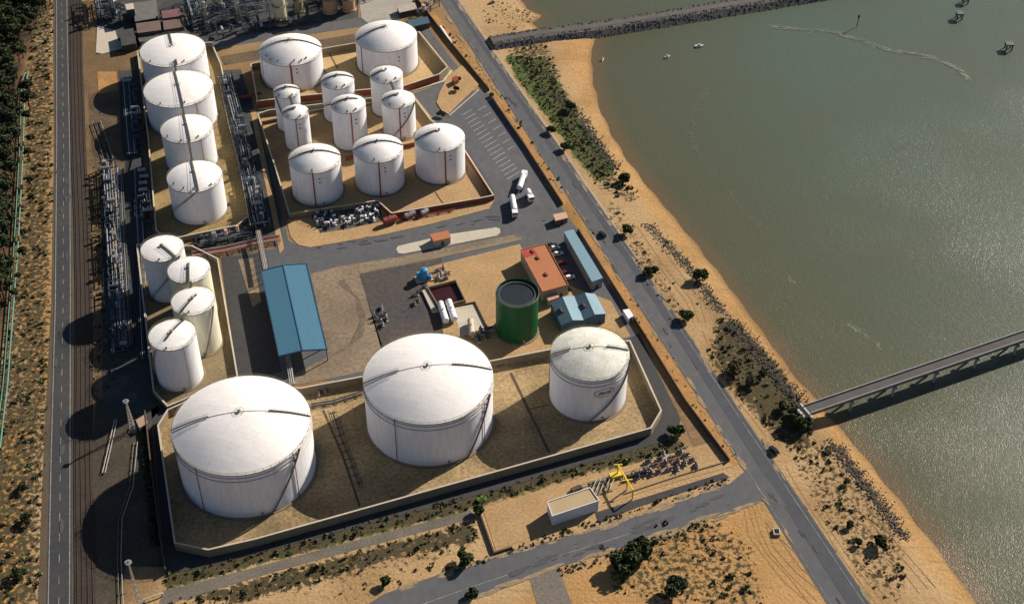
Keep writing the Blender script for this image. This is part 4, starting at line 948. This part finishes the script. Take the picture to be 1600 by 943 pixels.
p=G(1213,832); T=thing('sign_box','small pale box frame on the sand left of the coast road','box',(p.x,p.y,0))
b=MB(); wallmesh(b,[(p.x-1,p.y-1.2),(p.x+1,p.y-1.2),(p.x+1,p.y+1.2),(p.x-1,p.y+1.2)],.3,0,1.0,True); b.build('frame',conc_l,T,smooth=False)
# white beam and junk near coast wall
A=G(688,40,1.4);B=G(706,67,1.4); b=MB(); b.beam((A.x,A.y,1.0),(B.x,B.y,1.0),1.0,1.0); tag(b.build('long_container',white,smooth=False),'long narrow white container beside the boundary wall at the back','container')
# ---------------------------------------------------------------- breakwater and bridge
cp=P([(768,63),(850,50),(932,40),(1050,21),(1160,3),(1300,-20),(1700,-86)],2.0)
T=thing('breakwater','dark rock breakwater with a track on top crossing the water at the back','breakwater',(cp[0].x,cp[0].y,0))
b=MB(); n=len(cp); rows=[(-10.5,-3),(-4.5,1.9),(4.0,1.9),(9.5,-3)]; vs=[]
for i,p in enumerate(cp):
    a=cp[max(i-1,0)];c=cp[min(i+1,n-1)];d=(c-a).normalized();nn=Vector((-d.y,d.x,0))
    vs+=[(p.x+nn.x*o_,p.y+nn.y*o_,z) for o_,z in rows]
b.add(vs,[(4*i+k,4*i+k+1,4*i+k+5,4*i+k+4) for i in range(n-1) for k in range(3)]); b.build('core',rock,T,smooth=False)
b=MB(); strip(b,[p[:2] for p in cp],3.4,1.98); b.build('track',M('track_grey',(.125,.115,.105),None,.95,.3,2,.3),T,smooth=False)
rn=random.Random(5); b=MB(); tot=sum((cp[i+1]-cp[i]).length for i in range(n-1)); L=0
for k in range(2600):
    s=rn.uniform(0,min(tot,320)); p=along(cp,s); p2=along(cp,s+1); d=(p2-p).normalized() if (p2-p).length>1e-3 else Vector((1,0,0)); nn=Vector((-d.y,d.x,0)); o_=rn.uniform(2.4,9.6)*rn.choice((-1,1,-1))
    q=p+nn*o_; z=1.9-(abs(o_)-4.2)/6*4.9; z=min(z,1.85); b.blob((q.x,q.y,z),rn.uniform(.3,.75),k,.8,6,4)
o=b.build('rock_armour',rock,T,smooth=False); o['kind']='stuff'
# shoreline riprap
rp=[(872,148),(890,165),(912,190),(930,222),(960,262)]; rp2=[(1010,350),(1035,375),(1060,400),(1085,430),(1108,462),(1128,488)]; rp3=[(1138,500),(1165,530),(1192,560),(1222,595),(1256,640)]; rp4=[(1300,690),(1335,735),(1370,780),(1400,822),(1412,838)]
b=MB(); rn=random.Random(8)
for line,wd,cnt in((rp,4,1000),(rp2,3.2,900),(rp3,5,1100),(rp4,3.6,800)):
    q=P(line); tot=sum((q[i+1]-q[i]).length for i in range(len(q)-1))
    for k in range(cnt):
        p=along(q,rn.uniform(0,tot)); b.blob((p.x+rn.gauss(0,wd*.45),p.y+rn.gauss(0,wd*.45)*.7,.02),rn.uniform(.18,.5),k,.6,5,3)
o=b.build('riprap',M('shore_rock',(.13,.115,.095),(.07,.06,.05),.95,.4,2,.4),smooth=False); tag(o,'dark grey broken rocks lining the landward edge of the beach','rocks',None,'stuff')
# bridge
bz=5.0; A=G(1262,641,bz);B=G(1600,525.5,bz); d=(B-A).normalized(); B2=B+d*120; n=Vector((-d.y,d.x,0)); Wd=4.6
T=thing('footbridge','long narrow grey bridge on paired piers crossing the water from the beach','bridge',(A.x,A.y,0))
b=MB(); b.beam(A,B2,Wd,.9); b.build('deck',M('bridge_concrete',(.16,.15,.15),None,.9,.3,2,.25),T,smooth=False)
b=MB(); b.beam(A+Vector((0,0,.46)),B2+Vector((0,0,.46)),Wd-1.2,.04); b.build('carriageway',M('bridge_asphalt',(.10,.095,.095),None,.9,.3,2,.25),T,smooth=False)
b=MB()
for s in(-1,1): b.beam(A+n*s*(Wd/2-.15)+Vector((0,0,.8)),B2+n*s*(Wd/2-.15)+Vector((0,0,.8)),.3,.75)
b.build('parapet',M('bridge_parapet',(.36,.34,.31),None,.9,.3,2,.2),T,smooth=False)
L=(B2-A).length; k=18
while k<L:
    c=A+d*k; b=MB(); b.beam((c.x-n.x*3.1,c.y-n.y*3.1,bz-.9),(c.x+n.x*3.1,c.y+n.y*3.1,bz-.9),1.0,.8)
    for s in(-1.9,1.9): b.cyl((c.x+n.x*s,c.y+n.y*s,-4),(c.x+n.x*s,c.y+n.y*s,bz-1.2),.5,12)
    b.build('pier',MATS['bridge_parapet'],T); k+=19
b=MB(); b.beam((A-n*4-d*.5+Vector((0,0,-2.2))),(A+n*4-d*.5+Vector((0,0,-2.2))),.8,5.2); b.build('abutment',conc_l,T,smooth=False)
b=MB(); b.prism([((A-d*3+n*2.3).x,(A-d*3+n*2.3).y),((A-d*.9+n*2.3).x,(A-d*.9+n*2.3).y),((A-d*.9-n*2.3).x,(A-d*.9-n*2.3).y),((A-d*3-n*2.3).x,(A-d*3-n*2.3).y)],0,bz-.3); b.build('approach',conc_l,T,smooth=False)
# ---------------------------------------------------------------- boats and markers
def boat(label,x,y,L,rz,dark=False):
    p=G(x,y,WZ); T=thing('boat',label,'boat',Vector((p.x,p.y,WZ)),None,rz); b=MB(); w_=L*.32
    top=[(-L/2,-w_/2),(L*.1,-w_/2),(L/2,0),(L*.1,w_/2),(-L/2,w_/2)]; bot=[(-L*.45,-w_*.3),(L*.1,-w_*.3),(L*.38,0),(L*.1,w_*.3),(-L*.45,w_*.3)]; k=5
    b.add([(x_,y_,-.3) for x_,y_ in bot]+[(x_,y_,.8) for x_,y_ in top],[(i,(i+1)%k,(i+1)%k+k,i+k) for i in range(k)]+[tuple(range(k))[::-1],tuple(range(k,2*k))]); b.build('hull',cd if dark else boat_w,T,smooth=False)
    b=MB(); b.box((-.05*L,0,.801),(L*.3,w_*.6,.7)); b.build('cabin',cd if dark else conc_l,T,smooth=False)
boat('longest white boat moored off the breakwater',1093,73,4.6,R(12)); boat('small white boat between the beach and the longest boat',1043,90,3.2,R(30)); boat('tiny white boat closest to the beach',942,94,2.2,R(60))
def marker(label,x,y,s):
    p=G(x,y,WZ); T=thing('mooring_platform',label,'mooring',Vector((p.x,p.y,WZ))); b=MB()
    for sx in(-1,1):
        for sy in(-1,1): b.cyl((p.x+sx*s,p.y+sy*s,-4),(p.x+sx*s,p.y+sy*s,2.2),.35,10)
    b.build('pile',cd,T); b=MB(); b.box((p.x,p.y,2.0),(s*2.8,s*2.8,.7)); b.build('cap',M('marker_cap',(.12,.13,.14),None,.8,.5,2,.2),T,smooth=False)
marker('square dark mooring platform near the right edge of the picture',1575,77,1.4); marker('square dark mooring platform at the top right, nearer the left',1498,29,1.3); marker('dark mooring platform cut off by the top edge of the picture',1508,4,1.2)
p=G(1339,42,WZ); T=thing('channel_marker','thin dark marker post standing in the water at the top','marker',Vector((p.x,p.y,WZ))); b=MB(); b.cyl((p.x,p.y,-3),(p.x,p.y,6),.22,8); b.build('post',cd,T); b=MB(); b.box((p.x,p.y,4.5),(1,.3,1.2)); b.build('board',cd,T,smooth=False)
# ---------------------------------------------------------------- vegetation
def leaves(mb,rn,c,rad,n,s,flat=1.0):
    for _ in range(n):
        d=Vector((rn.gauss(0,1),rn.gauss(0,1),rn.gauss(0,1))).normalized(); k=rn.uniform(.55,1.05); q=Vector((c[0]+d.x*rad*k,c[1]+d.y*rad*k,c[2]+d.z*rad*k*flat))
        if q.z<.03: q.z=.03+rn.random()*.1
        a=Vector((rn.gauss(0,1),rn.gauss(0,1),rn.gauss(0,1))).normalized(); b_=a.cross(d); 
        if b_.length<.05: continue
        b_.normalize(); a=b_.cross(d*.7+a*.5).normalized(); ss=s*rn.uniform(.6,1.3)
        mb.add([q-a*ss-b_*ss*.6,q+a*ss*.4-b_*ss,q+a*ss+b_*ss*.5,q-a*ss*.3+b_*ss],[(0,1,2,3)])
def tree_proto(name,label,cat,h,cr,mat,seed,nl=9,per=110,s=.42,group=None,trunk=True,flat=.7):
    rn=random.Random(seed); T=thing(name,label,cat,(0,0,0),group); b=MB()
    for i in range(nl):
        q=rn.uniform(0,6.28); rr=cr*rn.uniform(.15,.75) if i else 0; lr=cr*rn.uniform(.32,.55)
        leaves(b,rn,(rr*math.cos(q),rr*math.sin(q),h-lr*flat-rn.uniform(0,h*.35)*(rr/cr)),lr,per,s,flat)
    b.build('crown',mat,T,smooth=False)
    if trunk:
        b=MB(); b.cyl((0,0,-.1),(0,0,h*.75),max(.12,h*.035),8,max(.05,h*.015))
        for i in range(5):
            q=i*1.26+rn.random(); b.cyl((0,0,h*(.35+.06*i)),(cr*.6*math.cos(q),cr*.6*math.sin(q),h*.72),h*.016,6,h*.006)
        b.build('trunk' if h>3.5 else 'stem',bark,T)
    return T
# pine wood
grp='pines of the wood on the left edge'; lab='dark pine standing among others in the wood at the left edge'
protos=[tree_proto('pine_tree',lab,'tree',h,cr,leaf_pine,s,10,90,.5,grp) for h,cr,s in((9,3.6,1),(10.5,4.2,2),(7.5,3.0,3))]
wood=P([(-40,-20),(86,-20),(80,10),(62,50),(40,80),(30,115),(27,150),(26,250),(20,330),(15,430),(5,500),(-8,600),(-40,640)])
xs=[p.x for p in wood]; ys=[p.y for p in wood]; rn=random.Random(4); k=0; y=min(ys)
spots=[tuple(G(x+rn.uniform(-3,3),y_)[:2]) for x,y_ in ((48,150),(50,172),(47,196),(52,225),(49,248),(55,272),(47,290),(50,318),(44,345),(40,372),(38,405),(33,440),(28,466))]
n0=len(spots)
while y<max(ys):
    x=min(xs)
    while x<max(xs):
        px,py=x+rn.uniform(-2,2),y+rn.uniform(-2,2)
        if inpoly(np.array([px]),np.array([py]),wood)[0]: spots.append((px,py))
        x+=5.0
    y+=5.0
tl=spots[n0:]; rn.shuffle(tl); spots=spots[:n0]+tl[:285]
for i,(x,y) in enumerate(spots):
    pr=protos[i%3]; a=rn.uniform(0,6.28)
    if i<3: pr.location=(x,y,0); pr.rotation_euler=(0,0,a)
    else: dup(pr,(x,y,0),a,scale=rn.uniform(.85,1.3) if i>=n0 else rn.uniform(.45,.6))
# single trees and shrubs
def bush(x,y,d,label,mat=leaf_g,name='shrub',cat='shrub',h=None,group=None,seed=0,s=.3):
    h=h or d*.65; T=tree_proto(name,label,cat,h,d/2,mat,seed,8,int(70+d*12),s*min(1.4,max(.7,d/4)),group); T.location=G(x,y); return T
tr=[(982,882,13,'large dark spreading tree on the sand below the branch road, left of the pair','tree',6.5),(1008,864,9,'dark tree touching the right side of the large spreading tree','tree',5.5),(1055,925,9.5,'dark round tree cut by the bottom edge of the picture','tree',6)]
for i,(x,y,d,l,nm,h) in enumerate(tr): bush(x,y,d,l,leaf_pine if i==2 else leaf_g,'spreading_tree',nm,h,None,30+i,.42)
sb=[(1071,499,6,'round dark green bush at the right edge of the coast road above the beach track'),(1093,437,7,'wide bush beside the rocks above the round roadside bush'),(1147,583,7,'twiggy brown bush on the bare sand right of the coast road'),
(1248,668,8,'large dark bush below the end of the bridge'),(1240,650,5,'dark bush against the bridge abutment'),(1222,640,5,'green bush left of the bridge end'),(978,366,6,'bush at the right road edge level with the black car'),
(1012,430,5,'bush at the right road edge below the long narrow shed'),(1022,425,4.5,'small bush beside its neighbour at the road edge below the long narrow shed'),(862,207,5,'dark bush on the road edge beside the green bank'),(892,172,6,'dark bush in the middle of the green bank'),(884,233,5,'bush at the lower road edge of the green bank'),
(975,284,6,'dark bush at the lower tip of the green bank by the beach'),(1375,853,5.5,'black green bush on the sand at the lower right'),(1326,822,3.5,'small bush left of the lower right black green bush'),(1342,850,3.5,'small bush below left of the lower right black green bush'),
(726,879,6.5,'dark bush on the upper edge of the branch road'),(602,912,4.5,'bush on the sandy bank left of the branch road'),(738,935,5,'bush on the lower edge of the branch road by the bottom of the picture'),(748,800,5,'dark bush at the left corner of the sand pad'),
(1055,680,6,'dark bush at the near right corner of the big bund'),(1192,588,4.5,'green bush in the scrub above the bridge'),(1175,600,5,'spreading bush in the scrub right of the twiggy one'),(38,765,4,'dark bush on the orange ground left of the highway'),(43,815,4.5,'dark bush below its neighbour left of the highway'),
(30,900,5,'dark bush at the bottom left beside the highway'),(44,30,6,'bush at the top left on the edge of the wood'),(712,143,4,'dark bush beside the red hut'),(716,128,4,'bush right of the red hut by the wall'),(690,182,4,'green bush at the foot of the sandy mound'),
(888,455,3,'small green bush between the office and the workshop'),(1322,755,3,'low bush among the sand scrub below the bridge'),(768,152,3,'small bush at the corner of the parking bays'),(560,640,2.5,'small weed clump in the near bund between the big tanks')]
for i,(x,y,d,l) in enumerate(sb[:-1]): bush(x,y,d,l,leaf_s if 'twiggy' in l else leaf_g,seed=50+i)
# scrub, as one mass
rn=random.Random(21); 
def scatter(name,label,zones,total,mat,sz,dens=None,seed=1):
    rn=random.Random(seed); b=MB(); areas=[]
    for pts,v in zones:
        q=P(pts); xs=[p.x for p in q]; ys=[p.y for p in q]; areas.append((q,v,min(xs),max(xs),min(ys),max(ys),(max(xs)-min(xs))*(max(ys)-min(ys))))
    for q,v,x0,x1,y0,y1,ar in areas:
        n=int(ar*v*total); X_=np.array([rn.uniform(x0,x1) for _ in range(n)]); Y_=np.array([rn.uniform(y0,y1) for _ in range(n)])
        if n==0: continue
        ok=inpoly(X_,Y_,q)
        for x,y in zip(X_[ok],Y_[ok]):
            r=abs(rn.gauss(0,1))*sz*.6+sz*.4; leaves(b,rn,(x,y,r*.3),r,9,r*.55,.7)
    o=b.build(name,mat,smooth=False); return tag(o,label,'scrub',None,'stuff')
zz=Zsc[:12]
scatter('scrub','low brown and olive scrub clumps scattered over the sandy ground',zz,.13,leaf_s,.6,seed=1)
scatter('green_scrub','low green scrub scattered over the sandy ground',[zz[0],zz[3],zz[4],zz[5],zz[6],zz[7],zz[9]],.05,leaf_gr,.7,seed=2)
scatter('grass_bank','green creeping plants covering the bank between road and beach',[Zgr[0]],.6,leaf_gr,.4,seed=3)
scatter('hedge_growth','dark green growth along the ditch below the big bund',[Zgr[1]],.25,leaf_dk,.35,seed=4)
scatter('verge_scrub','sparse dry scrub on the orange verge by the boundary wall',[([(662,15),(680,20),(768,128),(758,136)],.3),([(774,150),(790,150),(892,308),(880,320)],.15),([(906,362),(928,362),(960,420),(1166,722),(1140,728),(950,440)],.12),([(142,250),(175,250),(180,600),(140,600)],.3)],.35,leaf_s,.5,seed=5)
rack('dark process structure on the broad pipe corridor, far part',(356,128),(374,200),5,(2,4),(dsteel,grey_m,ins),41)
rack('dark process structure on the broad pipe corridor, middle part',(376,208),(392,280),5,(2,4),(dsteel,dsteel,grey_m,ins),42)
rack('dark process structure on the broad pipe corridor, near part',(394,288),(412,362),6,(2,5),(dsteel,ins,grey_m),43)
rack('low pipe structure in shade, far part of the left corridor',(172,262),(178,350),6,(2,4),(grey_m,conc,dsteel,ins),21)
rack('low pipe structure in shade, middle part of the left corridor',(178,360),(184,440),6,(2,4),(grey_m,conc,dsteel,ins),22)
rack('low pipe structure in shade, near part of the left corridor',(184,450),(190,560),6,(2,4),(grey_m,dsteel,dsteel,ins),23)
rack('low dark process structure between the pipe rack and the left tank row',(206,130),(216,230),5,(2,),(dsteel,grey_m),24)
rack('dark low structure in the shade beside the back left tanks',(222,270),(232,350),4,(2,),(dsteel,grey_m),25)
rack('pipe manifold in shade in front of the nearest left row tank',(308,382),(392,366),5,(1.6,),(ins,grey_m,peach,dsteel),26)
def hedge(label,line,wd,hh,cnt,seed,mat=leaf_g):
    q=P(line); rn=random.Random(seed); b=MB(); tot=sum((q[i+1]-q[i]).length for i in range(len(q)-1))
    for k in range(cnt):
        p=along(q,rn.uniform(0,tot)); leaves(b,rn,(p.x+rn.uniform(-wd,wd),p.y+rn.uniform(-wd,wd)*.6,rn.uniform(.05,hh*.5)),rn.uniform(.35,.7) if hh<1 else rn.uniform(.5,1.1),12,.26 if hh<1 else .4,.35 if hh<1 else .9)
    tag(b.build('hedge',mat,smooth=False),label,'hedge',None,'stuff')
hedge('tall ragged hedge along the left side of the near bund',[(226,668),(232,740),(238,800),(243,850)],1.0,2.0,330,31)
tm=M('rutted_sand',(.31,.19,.08),(.40,.24,.10),.95,.5,2,.5)
rn=random.Random(77)
for base,k,dx,dy in (([(1165,800),(1172,835),(1192,870),(1225,905),(1262,945)],6,6,-5),([(1225,790),(1245,830),(1270,870),(1300,925)],3,-8,2),([(1225,730),(1265,790),(1320,870),(1372,943)],3,6,-3),([(1010,350),(1050,410),(1090,465),(1105,500)],4,-9,3),([(1085,520),(1110,560),(1150,620),(1195,680)],2,7,-3),([(1330,800),(1380,860),(1440,925)],3,10,-6)):
    for i in range(k):
        b=MB(); pp_=[(x+dx*i*(1+.3*rn.random())+rn.uniform(-4,4),y+dy*i+rn.uniform(-4,4)) for x,y in base]; j0=rn.randint(0,1); mark(b,pp_[j0:],rn.uniform(.25,.5),.045+.004*i); b.build('tyre_track',tm,smooth=False)['kind']='structure'
scatter('verge_grass','dark grass strip along the upper edge of the branch road',[([(790,858),(860,832),(1000,790),(1140,742),(1142,752),(1000,800),(862,842),(795,868)],1.0),([(690,890),(770,862),(790,866),(700,900)],.8),([(870,888),(1000,846),(1100,812),(1105,822),(1010,858),(880,900)],.8)],.6,leaf_s,.5,seed=6)
def patches(name,lines,n,mat,z,lo,hi,seed,spread):
    rn=random.Random(seed); b=MB(); i=0
    for line in lines:
        q=P(line); tot=sum((q[k+1]-q[k]).length for k in range(len(q)-1))
        for k in range(n):
            s_=rn.uniform(0,tot); p=along(q,s_); p2=along(q,min(s_+1,tot)); d=(p2-p).normalized() if (p2-p).length>1e-3 else Vector((0,1,0)); nn=Vector((-d.y,d.x,0)); p=p+nn*rn.gauss(0,spread)
            L=rn.uniform(lo,hi); W=L*rn.uniform(.12,.3); m_=9; zz_=z+(i%60)*.0007; i+=1
            b.add([(p.x+(d.x*math.cos(a)*L+nn.x*math.sin(a)*W)*rr,p.y+(d.y*math.cos(a)*L+nn.y*math.sin(a)*W)*rr,zz_) for a,rr in [(2*math.pi*j/m_,rn.uniform(.7,1.15)) for j in range(m_)]],[tuple(range(m_))])
    o=b.build(name,mat,smooth=False); o['kind']='stuff'; o['label']={'sand_drift':'thin tongues of sand blown over the road edges','asphalt_patch':'darker repair patches and oil stains on the asphalt'}[name]
patches('sand_drift',[[(668,-20),(840,236),(993,472),(1147,708),(1300,943)],[(711,0),(1040,472),(1200,707),(1360,943)],[(600,927),(770,870),(940,823),(1140,755)],[(740,933),(870,886),(1000,845),(1190,782)]],60,M('drift_sand',(.33,.25,.15),(.2,.16,.11),.95,.4,2,.4),.135,1.0,4.5,61,.5)
patches('asphalt_patch',[[(700,20),(870,260),(1010,480),(1180,735),(1320,943)],[(460,390),(600,375),(760,340),(850,345)],[(800,895),(1000,825),(1130,775)],[(100,20),(98,300),(95,600),(90,930)]],26,M('asphalt_repair',(.070,.073,.082),(.09,.09,.09),.9,.4,2,.3),.18,.8,3.5,62,1.6)
ym=M('tyre_stained_concrete',(.12,.10,.075),(.20,.155,.105),.9,.3,1.5,.5)
rn=random.Random(12)
for i in range(9):
    b=MB(); k=i*3.2; mark(b,[(516+k+rn.uniform(-3,3),556-k*.5),(545+k*.8,540-k*.6),(562+k*.35,505-k*.4),(556+k*.15,465),(535-k*.3+rn.uniform(-4,4),436+k*.3)],rn.uniform(.35,.8),.096+.0045*i); b.build('tyre_mark',ym,smooth=False)['kind']='structure'
for o in list(D.objects):
    if '_o' in o.keys(): del o['_o']
